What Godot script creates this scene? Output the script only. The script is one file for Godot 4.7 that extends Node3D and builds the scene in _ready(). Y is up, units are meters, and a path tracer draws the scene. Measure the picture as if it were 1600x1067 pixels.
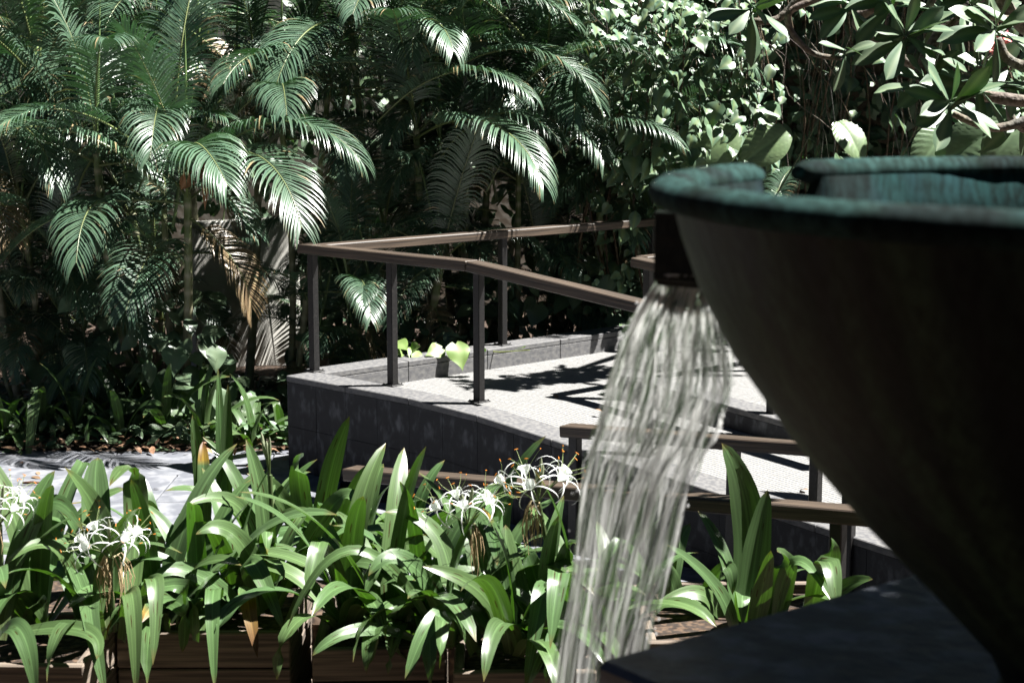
extends Node3D
# A tropical garden: spider lilies in timber planters, a stone ramp with timber handrails,
# areca palms and a vine wall behind, and a bronze water bowl pouring in the foreground.

const F := 2600.0                       # focal length in pixels of the 1600 x 1067 photograph
const EYE := Vector3(0, 2.8, 0)
var tilt := atan(403.5 / F)
var rng := RandomNumberGenerator.new()
var taken := {}
var M := {}
var sun_dir := Vector3(0.62, 1.0, -0.05).normalized()


func _ready():
	rng.seed = 20240
	# ---------------------------------------------------------------- camera, sky, sun, exposure
	var cam := Camera3D.new()
	cam.name = "camera"
	cam.fov = rad_to_deg(2.0 * atan(533.5 / F))
	cam.near = 0.05
	cam.far = 300.0
	var lens := CameraAttributesPhysical.new()
	lens.frustum_focal_length = 12.0 / tan(deg_to_rad(cam.fov) / 2.0)
	lens.frustum_focus_distance = 9.5
	lens.frustum_near = 0.05
	lens.frustum_far = 300.0
	lens.exposure_aperture = lens.frustum_focal_length / 11.0
	cam.attributes = lens
	add_child(cam)
	cam.position = EYE
	cam.rotation.x = -tilt
	cam.current = true
	var env := Environment.new()
	env.background_mode = Environment.BG_SKY
	var skym := ProceduralSkyMaterial.new()
	skym.sky_top_color = Color(0.30, 0.40, 0.56)
	skym.sky_horizon_color = Color(0.50, 0.60, 0.70)
	skym.ground_bottom_color = Color(0.10, 0.11, 0.09)
	skym.ground_horizon_color = Color(0.30, 0.32, 0.30)
	skym.sun_angle_max = 2.0
	var sky := Sky.new()
	sky.sky_material = skym
	env.sky = sky
	env.background_energy_multiplier = 0.075
	env.tonemap_mode = Environment.TONE_MAPPER_LINEAR
	env.tonemap_exposure = 4.0
	env.sdfgi_enabled = true
	env.ssao_enabled = true
	env.ssil_enabled = true
	var we := WorldEnvironment.new()
	we.name = "world_environment"
	we.environment = env
	add_child(we)
	var sun := DirectionalLight3D.new()
	sun.name = "sun"
	sun.light_energy = 1.6
	sun.light_color = Color(1.0, 0.99, 0.97)
	sun.light_angular_distance = 0.5
	sun.shadow_enabled = true
	add_child(sun)
	sun.look_at_from_position(sun_dir * 30.0, Vector3.ZERO, Vector3.FORWARD)
	# ---------------------------------------------------------------- build
	make_materials()
	ground_and_paths()
	ramp()
	walls_behind()
	water_bowl()
	planters()
	palms()
	vine_wall()
	big_tree()
	frangipani()
	lilies()
	bed_plants()
	litter()


# ==================================================================== helpers
func ray(px: float, py: float) -> Vector3:
	var u := (px - 800.0) / F
	var v := (py - 533.5) / F
	return Vector3(u, -v * cos(tilt) - sin(tilt), -(cos(tilt) - v * sin(tilt)))


func at(px: float, py: float, d: float) -> Vector3:
	var r := ray(px, py)
	return EYE + r * (d / -r.z)


func on(px: float, py: float, y: float) -> Vector3:
	var r := ray(px, py)
	return EYE + r * ((y - EYE.y) / r.y)


func rf(a: float, b: float) -> float:
	return rng.randf_range(a, b)


func flat3(v: Vector3) -> Vector3:
	return Vector3(v.x, 0, v.z)


func jit(c: Color, k: float) -> Color:
	var f := 1.0 + rf(-k, k)
	return Color(c.r * f * (1.0 + rf(-k, k) * 0.4), c.g * f, c.b * f * (1.0 + rf(-k, k) * 0.4))


func numbered(called: String) -> String:
	if not taken.has(called):
		taken[called] = 0
		return called
	taken[called] += 1
	return "%s_%03d" % [called, taken[called]]


func tag(o: Node3D, label: String, category := "", group := "", kind := ""):
	o.set_meta("label", label)
	if category:
		o.set_meta("category", category)
	if group:
		o.set_meta("group", group)
	if kind:
		o.set_meta("kind", kind)
	return o


func thing(called: String, where: Vector3, label: String, category: String, group := "") -> Node3D:
	var o := Node3D.new()
	o.name = numbered(called)
	add_child(o)
	o.position = where
	tag(o, label, category, group)
	return o


func put(mesh: Mesh, mat: Material, called: String, parent: Node = self, where := Transform3D.IDENTITY) -> MeshInstance3D:
	var o := MeshInstance3D.new()
	o.name = numbered(called) if parent == self else called
	o.mesh = mesh
	o.material_override = mat
	parent.add_child(o, true)
	o.transform = where
	return o


func setting(mesh: Mesh, mat: Material, called: String, label := "") -> MeshInstance3D:
	var o := put(mesh, mat, called)
	o.set_meta("kind", "structure")
	if label:
		o.set_meta("label", label)
	return o


class MB:
	var v := PackedVector3Array()
	var c := PackedColorArray()
	var t := PackedVector2Array()
	var ix := PackedInt32Array()

	func vert(p: Vector3, col := Color.WHITE, uv := Vector2.ZERO) -> int:
		v.append(p)
		c.append(col)
		t.append(uv)
		return v.size() - 1

	func tri(a: int, b: int, d: int):
		ix.append(a)
		ix.append(b)
		ix.append(d)

	func quad(a: int, b: int, d: int, e: int):
		tri(a, b, d)
		tri(a, d, e)

	# a flat polygon turned away from the point "inside"
	func face(pts: Array, col: Color, inside: Vector3):
		var nrm: Vector3 = (pts[2] - pts[0]).cross(pts[1] - pts[0])
		var mid := Vector3.ZERO
		for p in pts:
			mid += p
		mid /= pts.size()
		if nrm.dot(mid - inside) < 0:
			pts.reverse()
		var k := []
		for p in pts:
			k.append(vert(p, col))
		for i in range(1, pts.size() - 1):
			tri(k[0], k[i], k[i + 1])

	# a box with chamfered edges
	func box(mid: Vector3, b: Basis, size: Vector3, bev: float, col := Color.WHITE):
		var h := size / 2
		if bev <= 0.0:
			for ax in 3:
				for s in [-1, 1]:
					var q := []
					for k in [[-1, -1], [1, -1], [1, 1], [-1, 1]]:
						var p := Vector3.ZERO
						p[ax] = s * h[ax]
						p[(ax + 1) % 3] = k[0] * h[(ax + 1) % 3]
						p[(ax + 2) % 3] = k[1] * h[(ax + 2) % 3]
						q.append(mid + b * p)
					face(q, col, mid)
			return
		var at_corner := func(s: Vector3, ax: int) -> Vector3:
			var p := Vector3(s.x * (h.x - bev), s.y * (h.y - bev), s.z * (h.z - bev))
			p[ax] = s[ax] * h[ax]
			return mid + b * p
		for ax in 3:
			var u := (ax + 1) % 3
			var w := (ax + 2) % 3
			for s in [-1, 1]:
				var q := []
				for k in [[-1, -1], [1, -1], [1, 1], [-1, 1]]:
					var sg := Vector3.ZERO
					sg[ax] = s
					sg[u] = k[0]
					sg[w] = k[1]
					q.append(at_corner.call(sg, ax))
				face(q, col, mid)
			for su in [-1, 1]:
				for sw in [-1, 1]:
					var lo := Vector3.ZERO
					lo[u] = su
					lo[w] = sw
					var hi := lo
					lo[ax] = -1
					hi[ax] = 1
					face([at_corner.call(lo, u), at_corner.call(hi, u), at_corner.call(hi, w), at_corner.call(lo, w)], col, mid)
		for sx in [-1, 1]:
			for sy in [-1, 1]:
				for sz in [-1, 1]:
					var sg := Vector3(sx, sy, sz)
					face([at_corner.call(sg, 0), at_corner.call(sg, 1), at_corner.call(sg, 2)], col, mid)

	func tube(pts: Array, radii: Array, sides: int, cols: Array):
		var first := v.size()
		var n := pts.size()
		var side := Vector3.ZERO
		for i in n:
			var tg: Vector3 = (pts[mini(i + 1, n - 1)] - pts[maxi(i - 1, 0)]).normalized()
			if i == 0:
				side = tg.cross(Vector3(0.31, 0.2, 0.93)).normalized()
			side = (side - tg * side.dot(tg)).normalized()
			var other := tg.cross(side)
			for k in sides:
				var a := TAU * k / sides
				vert(pts[i] + (side * cos(a) + other * sin(a)) * radii[i], cols[mini(i, cols.size() - 1)], Vector2(float(k) / sides, float(i) / n))
		for i in n - 1:
			for k in sides:
				var a := first + i * sides + k
				var b := first + i * sides + (k + 1) % sides
				quad(a, a + sides, b + sides, b)
		var e := vert(pts[n - 1], cols[cols.size() - 1])
		for k in sides:
			tri(first + (n - 1) * sides + k, e, first + (n - 1) * sides + (k + 1) % sides)

	func mesh() -> ArrayMesh:
		var nn := PackedVector3Array()
		nn.resize(v.size())
		for i in range(0, ix.size(), 3):
			var p := v[ix[i]]
			var k := (v[ix[i + 2]] - p).cross(v[ix[i + 1]] - p)
			nn[ix[i]] += k
			nn[ix[i + 1]] += k
			nn[ix[i + 2]] += k
		for i in nn.size():
			nn[i] = nn[i].normalized() if nn[i].length_squared() > 1e-20 else Vector3.UP
		var arr := []
		arr.resize(Mesh.ARRAY_MAX)
		arr[Mesh.ARRAY_VERTEX] = v
		arr[Mesh.ARRAY_NORMAL] = nn
		arr[Mesh.ARRAY_COLOR] = c
		arr[Mesh.ARRAY_TEX_UV] = t
		arr[Mesh.ARRAY_INDEX] = ix
		var m := ArrayMesh.new()
		m.add_surface_from_arrays(Mesh.PRIMITIVE_TRIANGLES, arr)
		return m


# ==================================================================== materials
func noise_img(size: int, freq: float, oct: int, seed_: int, stretch := Vector2.ONE) -> Image:
	var n := FastNoiseLite.new()
	n.noise_type = FastNoiseLite.TYPE_SIMPLEX_SMOOTH
	n.seed = seed_
	n.frequency = freq
	n.fractal_octaves = oct
	var im := n.get_seamless_image(int(size * stretch.x), int(size * stretch.y), false, false, 0.2, true)
	im.resize(size, size, Image.INTERPOLATE_LANCZOS)
	im.convert(Image.FORMAT_RGBA8)
	return im


func two_tone(im: Image, a: Color, b: Color, lo := 0.25, hi := 0.75) -> ImageTexture:
	var o := Image.create(im.get_width(), im.get_height(), true, Image.FORMAT_RGBA8)
	for y in im.get_height():
		for x in im.get_width():
			o.set_pixel(x, y, a.lerp(b, smoothstep(lo, hi, im.get_pixel(x, y).r)))
	o.generate_mipmaps()
	return ImageTexture.create_from_image(o)


func surf(tex: Texture2D, rough: float, scale := Vector3.ONE, bump: Texture2D = null, height := 0.0, world := true, spec := 0.5) -> StandardMaterial3D:
	var m := StandardMaterial3D.new()
	m.albedo_texture = tex
	m.roughness = rough
	m.metallic_specular = spec
	m.uv1_triplanar = true
	m.uv1_world_triplanar = world
	m.uv1_scale = scale
	if bump:
		m.heightmap_enabled = true
		m.heightmap_texture = bump
		m.heightmap_scale = height
	return m


func leafy(rough: float, back: Color, tex: Texture2D = null, spec := 0.5) -> StandardMaterial3D:
	var m := StandardMaterial3D.new()
	m.vertex_color_use_as_albedo = true
	m.roughness = rough
	m.metallic_specular = spec
	m.cull_mode = BaseMaterial3D.CULL_DISABLED
	m.backlight_enabled = true
	m.backlight = back
	if tex:
		m.albedo_texture = tex
	return m


func painted(rough: float, spec := 0.5) -> StandardMaterial3D:
	var m := StandardMaterial3D.new()
	m.vertex_color_use_as_albedo = true
	m.roughness = rough
	m.metallic_specular = spec
	return m


func make_materials():
	var fine := noise_img(256, 0.05, 5, 3)
	var coarse := noise_img(256, 0.012, 4, 5)
	var fine_t := ImageTexture.create_from_image(fine)
	# dark volcanic stone of the wall cladding
	M.stone = surf(two_tone(noise_img(512, 0.02, 6, 7, Vector2(1.4, 0.5)), Color(0.10, 0.105, 0.12), Color(0.36, 0.365, 0.38), 0.48, 0.92), 0.7, Vector3.ONE * 0.9, fine_t, 0.25)
	M.coping = surf(two_tone(noise_img(512, 0.03, 6, 11), Color(0.31, 0.31, 0.32), Color(0.41, 0.405, 0.40), 0.2, 0.8), 0.75, Vector3.ONE * 1.5, fine_t, 0.2)
	M.paving = surf(two_tone(noise_img(512, 0.02, 6, 13), Color(0.37, 0.38, 0.405), Color(0.47, 0.475, 0.495), 0.3, 0.7), 0.65, Vector3.ONE * 0.5, fine_t, 0.2)
	M.soil = surf(two_tone(noise_img(512, 0.06, 5, 17), Color(0.16, 0.12, 0.09), Color(0.33, 0.26, 0.20), 0.3, 0.75), 0.95, Vector3.ONE * 0.7, fine_t, 2.0)
	M.block = surf(two_tone(noise_img(512, 0.012, 5, 19), Color(0.17, 0.18, 0.205), Color(0.42, 0.435, 0.47), 0.3, 0.85), 0.75, Vector3.ONE * 1.1, fine_t, 0.2)
	M.block.roughness = 0.5
	M.plaster = surf(two_tone(coarse, Color(0.74, 0.73, 0.70), Color(0.82, 0.81, 0.78)), 0.85, Vector3.ONE * 0.5, fine_t, 0.15)
	M.mossy = surf(two_tone(noise_img(512, 0.02, 6, 23), Color(0.30, 0.27, 0.23), Color(0.46, 0.41, 0.35), 0.3, 0.8), 0.95, Vector3.ONE * 0.5, fine_t, 3.0)
	# wood grain runs along local x
	var grain := noise_img(512, 0.02, 5, 29, Vector2(0.12, 3.0))
	var grain_t := ImageTexture.create_from_image(grain)
	M.wood = surf(two_tone(grain, Color(0.16, 0.132, 0.108), Color(0.33, 0.278, 0.23), 0.2, 0.8), 0.55, Vector3(0.7, 1.6, 1.6), grain_t, 0.15, false)
	M.old_wood = surf(two_tone(grain, Color(0.30, 0.265, 0.235), Color(0.47, 0.42, 0.37), 0.2, 0.8), 0.85, Vector3(0.8, 1.3, 1.3), grain_t, 0.35, false)
	M.post = surf(two_tone(noise_img(256, 0.08, 4, 31), Color(0.065, 0.062, 0.062), Color(0.15, 0.14, 0.135), 0.4, 0.9), 0.5, Vector3.ONE * 2.0, fine_t, 0.15)
	# ribbed ramp screed, its ribs along u
	var rib := Image.create(256, 256, true, Image.FORMAT_RGBA8)
	var ribc := Image.create(256, 256, true, Image.FORMAT_RGBA8)
	var spots := noise_img(256, 0.09, 4, 37)
	for y in 256:
		for x in 256:
			var wob := (coarse.get_pixel(x, y).r - 0.5) * 0.8
			var r := 0.5 + 0.5 * sin(TAU * (y / 32.0) + wob * 3.0)
			var q := spots.get_pixel(x, y).r
			rib.set_pixel(x, y, Color.from_hsv(0, 0, clampf(smoothstep(0.1, 0.6, r) * 0.8 + q * 0.3, 0, 1)))
			var g := (0.43 + 0.15 * q) * (0.84 + 0.16 * smoothstep(0.05, 0.4, r))
			ribc.set_pixel(x, y, Color(g, g * 0.995, g * 0.985))
	rib.generate_mipmaps()
	ribc.generate_mipmaps()
	M.ribbed = StandardMaterial3D.new()
	M.ribbed.albedo_texture = ImageTexture.create_from_image(ribc)
	M.ribbed.roughness = 0.9
	M.ribbed.heightmap_enabled = true
	M.ribbed.heightmap_texture = ImageTexture.create_from_image(rib)
	M.ribbed.heightmap_scale = 1.2
	# strap leaf: fine parallel veins along v
	var veins := Image.create(128, 256, true, Image.FORMAT_RGBA8)
	var vn := noise_img(256, 0.03, 4, 41, Vector2(2.0, 0.15))
	for y in 256:
		for x in 128:
			var k := vn.get_pixel(x, y).r
			var g := clampf(0.78 + 0.28 * (k - 0.5) + 0.10 * (coarse.get_pixel(x, y).r - 0.5), 0.0, 1.0)
			var mid := exp(-pow((x - 63.5) / 5.0, 2.0)) * 0.18
			veins.set_pixel(x, y, Color(g + mid, g + mid, g * 0.95 + mid))
	for k in 9:
		var bx := rng.randi_range(12, 115)
		var by := rng.randi_range(10, 245)
		var br := rf(1.5, 4.5)
		for y in range(by - 6, by + 7):
			for x in range(bx - 6, bx + 7):
				var dd := Vector2((x - bx) * 1.0, (y - by) * 0.6).length() + 1.2 * spots.get_pixel(posmod(x * 5, 256), posmod(y * 5, 256)).r
				if dd < br and y >= 0 and y < 256 and x >= 0 and x < 128:
					veins.set_pixel(x, y, Color(0.55, 0.36, 0.28))
	veins.generate_mipmaps()
	var vein_t := ImageTexture.create_from_image(veins)
	M.strap = leafy(0.34, Color(0.62, 0.74, 0.34), vein_t, 0.5)
	M.palm = leafy(0.32, Color(0.38, 0.50, 0.27), null, 0.6)
	M.leaf = leafy(0.42, Color(0.38, 0.50, 0.24), null, 0.45)
	M.gloss_leaf = leafy(0.32, Color(0.34, 0.46, 0.2), null, 0.55)
	M.petal = leafy(0.55, Color(0.7, 0.72, 0.7), null, 0.4)
	M.bark = painted(0.9, 0.3)
	M.bark.uv1_triplanar = true
	M.bark.uv1_world_triplanar = true
	M.bark.uv1_scale = Vector3.ONE * 3.0
	M.bark.albedo_texture = two_tone(noise_img(256, 0.05, 5, 51), Color(0.72, 0.71, 0.70), Color(1, 1, 1), 0.3, 0.7)
	M.bark.heightmap_enabled = true
	M.bark.heightmap_texture = fine_t
	M.bark.heightmap_scale = 0.6
	M.cane = painted(0.5)
	M.dry = leafy(0.85, Color(0.3, 0.25, 0.15), null, 0.3)
	M.bronze = StandardMaterial3D.new()
	M.bronze.vertex_color_use_as_albedo = true
	M.bronze.roughness = 0.55
	M.bronze.metallic_specular = 0.27
	M.bronze.uv1_triplanar = true
	M.bronze.uv1_scale = Vector3.ONE * 2.2
	M.bronze.albedo_texture = two_tone(noise_img(512, 0.03, 6, 43, Vector2(1.6, 0.6)), Color(0.62, 0.62, 0.6), Color(1, 1, 1), 0.25, 0.7)
	M.bronze.heightmap_enabled = true
	M.bronze.heightmap_texture = fine_t
	M.bronze.heightmap_scale = 0.15
	M.patina = M.bronze.duplicate()
	M.patina.roughness = 0.9
	M.patina.metallic_specular = 0.2
	M.water_film = StandardMaterial3D.new()
	M.water_film.transparency = BaseMaterial3D.TRANSPARENCY_ALPHA
	M.water_film.albedo_color = Color(0.92, 0.96, 0.94, 0.16)
	M.water_film.roughness = 0.12
	M.water_film.metallic_specular = 0.5
	M.water_film.cull_mode = BaseMaterial3D.CULL_DISABLED
	M.foam = StandardMaterial3D.new()
	M.foam.vertex_color_use_as_albedo = true
	M.foam.transparency = BaseMaterial3D.TRANSPARENCY_ALPHA
	M.foam.albedo_color = Color(1, 1, 1, 0.5)
	M.foam.roughness = 0.35
	M.foam.cull_mode = BaseMaterial3D.CULL_DISABLED
	M.foam.backlight_enabled = true
	M.foam.backlight = Color(1, 1, 1)
	M.pool = StandardMaterial3D.new()
	M.pool.transparency = BaseMaterial3D.TRANSPARENCY_ALPHA
	M.pool.albedo_color = Color(0.1, 0.16, 0.14, 0.5)
	M.pool.roughness = 0.08


# ==================================================================== ground
func sheet(pts: Array, uvs: Array = []) -> ArrayMesh:
	var b := MB.new()
	var n: Vector3 = (pts[2] - pts[0]).cross(pts[1] - pts[0])
	var order := range(pts.size())
	if n.y < 0:
		order.reverse()
	var k := []
	for i in order:
		k.append(b.vert(pts[i], Color.WHITE, uvs[i] if uvs.size() else Vector2(pts[i].x, pts[i].z)))
	for i in range(1, k.size() - 1):
		b.tri(k[0], k[i], k[i + 1])
	return b.mesh()


func ground_and_paths():
	var b := MB.new()
	# the soil, gently uneven in the garden, one sheet to the horizon
	var fn := FastNoiseLite.new()
	fn.seed = 4
	fn.frequency = 0.35
	var xs := [-90.0, -30.0, -12.0]
	var zs := [-120.0, -40.0, -22.0]
	for i in 61:
		xs.append(-9.0 + i * 0.3)
		zs.append(-20.0 + i * 0.3)
	xs.append_array([12.0, 30.0, 90.0])
	zs.append_array([6.0, 30.0, 90.0])
	for z in zs:
		for x in xs:
			var y := -0.03
			if absf(x) < 9.1 and z > -20.1 and z < -12.2:
				y += 0.10 * fn.get_noise_2d(x, z) + 0.05
			b.vert(Vector3(x, y, z))
	for j in zs.size() - 1:
		for i in xs.size() - 1:
			var a: int = j * xs.size() + i
			var w: int = xs.size()
			b.quad(a, a + 1, a + w + 1, a + w)
	setting(b.mesh(), M.soil, "ground", "dark garden soil with scattered dead leaves")
	# stone path: each slab a piece
	var path := Node3D.new()
	path.name = "path"
	add_child(path)
	tag(path, "pale grey stone slab path between the planters and the palm bed", "", "", "structure")
	var slab := MB.new()
	slab.box(Vector3.ZERO, Basis(), Vector3(1.188, 0.05, 0.788), 0.004)
	var sm := slab.mesh()
	for j in 6:
		for i in 8:
			var x := -7.2 + i * 1.2 + (0.6 if j % 2 else 0.0)
			var z := -12.05 + j * 0.8
			if x > -0.9 and z < -10.5:
				continue
			put(sm, M.paving, "paving_slab", path, Transform3D(Basis(), Vector3(x, 0.0 + rf(-0.002, 0.002), z)))


# ==================================================================== ramp
var E1 := Vector3(0.73, 0, 0.683).normalized()      # along the ramp, towards the right and the camera
var E2 := Vector3(0.74, 0, -0.672).normalized()     # along the back of the landing
var A := Vector3.ZERO
const LAND := 1.62                                  # length of the level landing before the ramp falls
const SLOPE := 0.098


func fall(s: float) -> float:
	return maxf(0.0, s - LAND) * SLOPE


func beam(parent: Node, called: String, a: Vector3, b: Vector3, w: float, h: float, mat: Material, bev := 0.006):
	var x := (b - a).normalized()
	var z := x.cross(Vector3.UP).normalized()
	var y := z.cross(x)
	var m := MB.new()
	m.box(Vector3.ZERO, Basis(), Vector3(a.distance_to(b), h, w), bev)
	return put(m.mesh(), mat, called, parent, Transform3D(Basis(x, y, z), (a + b) / 2 - parent.position))


func post(parent: Node, foot: Vector3, top: float, w: float, along: Vector3):
	var m := MB.new()
	var h := top - foot.y
	m.box(Vector3.ZERO, Basis(), Vector3(w, h, w), 0.005)
	var z := along.cross(Vector3.UP).normalized()
	var p := put(m.mesh(), M.post, "post", parent, Transform3D(Basis(along, Vector3.UP, z), Vector3(foot.x, foot.y + h / 2, foot.z) - parent.position))
	var pm := MB.new()
	pm.box(Vector3(0, 0.004, 0), Basis(), Vector3(w * 1.9, 0.008, w * 1.9), 0.002)
	for sx in [-1, 1]:
		for sz in [-1, 1]:
			pm.tube([Vector3(sx * w * 0.75, 0.006, sz * w * 0.75), Vector3(sx * w * 0.75, 0.016, sz * w * 0.75)], [0.006, 0.006], 6, [Color.WHITE])
	put(pm.mesh(), M.post, "base_plate", p, Transform3D(Basis(), Vector3(0, -h / 2, 0)))
	return p


func ramp():
	var top := 0.72
	A = on(491, 580, top)
	var out := Vector3(-E1.z, 0, E1.x)               # out of the front wall, to the left and the camera
	var in1 := -out
	var in2 := Vector3(-E2.z, 0, E2.x)               # out of the back curb, towards the camera
	var corner := flat3(A + out * 0.12 - E2 * 0.13)
	# front wall: core, clad with stone tiles, coping stones on top
	var wall := thing("ramp_wall", flat3(corner), "dark stone tiled wall carrying the ramp, stepping down with it", "wall")
	var length := 6.4
	var core := MB.new()
	var steps := 16
	for i in steps:
		var s0 := length * i / steps
		var s1 := length * (i + 1) / steps
		var q := []
		for s in [s0, s1]:
			for k in [0.012, 0.238]:
				for y in [-0.1, top - 0.045 - fall(s)]:
					q.append(E1 * s + in1 * k + Vector3(0, y, 0))
		var mid := E1 * ((s0 + s1) / 2) + in1 * 0.12 + Vector3(0, 0.2, 0)
		core.face([q[0], q[1], q[5], q[4]], Color.WHITE, mid)
		core.face([q[2], q[3], q[7], q[6]], Color.WHITE, mid)
		core.face([q[1], q[3], q[7], q[5]], Color.WHITE, mid)
		if i == 0:
			core.face([q[0], q[1], q[3], q[2]], Color.WHITE, mid)
	put(core.mesh(), M.stone, "core", wall)
	var tile_w := 0.32
	for i in int(length / tile_w):
		var s0 := i * tile_w
		var s1 := s0 + tile_w - 0.003
		var y1a := top - 0.047 - fall(s0)
		var y1b := top - 0.047 - fall(s1)
		for row in 3:
			var ya1 := minf(y1a, y1a - row * 0.325)
			var yb1 := minf(y1b, y1b - row * 0.325)
			var ya0 := maxf(-0.08, ya1 - 0.322)
			var yb0 := maxf(-0.08, yb1 - 0.322)
			if ya1 - ya0 < 0.03 or yb1 - yb0 < 0.03:
				continue
			var m := MB.new()
			var o := rf(-0.0012, 0.0012)
			var q := []
			for k in [o, 0.011]:
				q.append(E1 * s0 + in1 * k + Vector3(0, ya0, 0))
				q.append(E1 * s1 + in1 * k + Vector3(0, yb0, 0))
				q.append(E1 * s1 + in1 * k + Vector3(0, yb1, 0))
				q.append(E1 * s0 + in1 * k + Vector3(0, ya1, 0))
			var mid: Vector3 = (q[0] + q[6]) / 2
			m.face([q[0], q[1], q[2], q[3]], Color.WHITE, mid)
			for e in 4:
				m.face([q[e], q[(e + 1) % 4], q[(e + 1) % 4 + 4], q[e + 4]], Color.WHITE, mid)
			put(m.mesh(), M.stone, "stone_tile", wall)
	var cs := 0.64
	for i in int(length / cs):
		var s0 := i * cs
		var s1 := s0 + cs - 0.004
		var a := corner + E1 * s0 + in1 * 0.118 + Vector3(0, -fall(s0) + top - 0.022, 0)
		var b := corner + E1 * s1 + in1 * 0.118 + Vector3(0, -fall(s1) + top - 0.022, 0)
		a.y += 0.0
		beam(wall, "coping_stone", a, b, 0.25, 0.043, M.coping, 0.005)
	# back curb of the landing
	var back := thing("landing_curb", flat3(corner), "low grey stone curb along the back of the sunlit landing", "curb")
	var start := corner + in1 * 0.244
	for i in 7:
		var a := start + E2 * (i * 0.8) + in2 * -0.0 + Vector3(0, top - 0.022, 0)
		var b := a + E2 * 0.796
		beam(back, "coping_stone", a + E2 * (0.02 if i == 0 else 0.0), b, 0.24, 0.043, M.coping, 0.005)
		beam(back, "curb_stone", a - Vector3(0, 0.19, 0) + in2 * 0.003, b - Vector3(0, 0.19, 0) + in2 * 0.003, 0.232, 0.33, M.coping, 0.003)
	# ramp floor
	var fl := MB.new()
	var ft := top - 0.16
	var w0 := corner + in1 * 0.235
	for i in 21:
		var s := -0.1 + i * 0.33
		for k in 2:
			var far := 1.45
			if s < 1.5:
				far = 6.0
			var p := w0 + E1 * s + (in1 * (1.5 * k) if s > 1.5 else E2 * (6.0 * k) + E1 * 0.0)
			p.y = ft - fall(s)
			fl.vert(p, Color.WHITE, Vector2(p.dot(E1) * 0.9, p.dot(in1) * 3.4))
	for i in 20:
		fl.quad(i * 2, i * 2 + 1, i * 2 + 3, i * 2 + 2)
	var rf_ := setting(fl.mesh(), M.ribbed, "ramp_floor", "pale ribbed concrete ramp and landing in full sun")
	# make sure that the floor faces up
	if rf_.mesh.surface_get_arrays(0)[Mesh.ARRAY_NORMAL][0].y < 0:
		var fl2 := MB.new()
		fl2.v = fl.v
		fl2.c = fl.c
		fl2.t = fl.t
		for i in range(0, fl.ix.size(), 3):
			fl2.tri(fl.ix[i], fl.ix[i + 2], fl.ix[i + 1])
		rf_.mesh = fl2.mesh()
	var sl := []
	for q in [[1.68, 1.45], [1.68, 4.5], [6.5, 4.5], [6.5, 1.45]]:
		var pp: Vector3 = w0 + in1 * q[0] + E1 * q[1]
		pp.y = ft - 0.006
		sl.append(pp)
	var uv2 := []
	for q in sl:
		uv2.append(Vector2(q.dot(E1) * 0.9, q.dot(in1) * 3.4))
	setting(sheet(sl, uv2), M.ribbed, "upper_walk", "pale ribbed concrete walk beyond the inner curb")
	# the inner curb between the two legs of the ramp
	var inner := thing("inner_curb", flat3(w0 + in1 * 1.5 + E1 * 1.6), "pale stone curb on the inner side of the ramp", "curb")
	for i in 6:
		var s0 := 1.62 + i * 0.8
		var a := w0 + in1 * 1.56 + E1 * s0 + Vector3(0, top - 0.022 - fall(s0), 0)
		var b := w0 + in1 * 1.56 + E1 * (s0 + 0.796) + Vector3(0, top - 0.022 - fall(s0 + 0.796), 0)
		beam(inner, "coping_stone", a, b, 0.22, 0.043, M.coping, 0.005)
		beam(inner, "curb_stone", a - Vector3(0, 0.173, 0), b - Vector3(0, 0.173, 0), 0.212, 0.30, M.stone, 0.003)
	# front handrail
	var rail_h := 0.93
	var fr := thing("front_handrail", A, "long timber handrail on dark posts along the front ramp wall", "handrail")
	var stops := [-0.10, 1.62, 3.9, 6.1]
	for i in 3:
		var s0: float = stops[i]
		var s1: float = stops[i + 1] - 0.003
		beam(fr, "top_rail", A + E1 * s0 + Vector3(0, rail_h - 0.034 - fall(s0), 0), A + E1 * s1 + Vector3(0, rail_h - 0.034 - fall(s1), 0), 0.125, 0.068, M.wood)
	for s in [0.0, 0.84, 1.68, 3.1, 4.3, 5.5]:
		post(fr, A + E1 * s + Vector3(0, -fall(s), 0), A.y + rail_h - 0.06 - fall(s), 0.058, E1)
	# back handrail
	var br := thing("back_handrail", A, "timber handrail with sun on it along the back of the landing", "handrail")
	beam(br, "top_rail", A + E2 * 0.07 + Vector3(0, rail_h - 0.036, 0), A + E2 * 5.2 + Vector3(0, rail_h - 0.036, 0), 0.12, 0.066, M.wood)
	for s in [1.85, 3.6, 5.0]:
		post(br, A + E2 * s, A.y + rail_h - 0.06, 0.058, E2)
	# inner handrail with a corner
	var k0 := at(993, 402, 11.9)
	var ir := thing("inner_handrail", flat3(k0), "timber handrail corner on the inner side of the ramp, half behind the bowl", "handrail")
	k0.y -= 0.03
	beam(ir, "top_rail", k0, k0 + E1 * 2.2 - Vector3(0, 2.2 * SLOPE, 0), 0.12, 0.066, M.wood)
	beam(ir, "top_rail", k0 + E2 * 0.064, k0 + E2 * 2.2, 0.12, 0.066, M.wood)
	for s in [0.12, 1.2, 2.1]:
		post(ir, k0 + E1 * s - Vector3(0, s * SLOPE + 0.95, 0), k0.y - s * SLOPE - 0.02, 0.058, E1)
	post(ir, k0 + E2 * 1.6 - Vector3(0, 0.95, 0), k0.y - 0.02, 0.058, E2)
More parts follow.
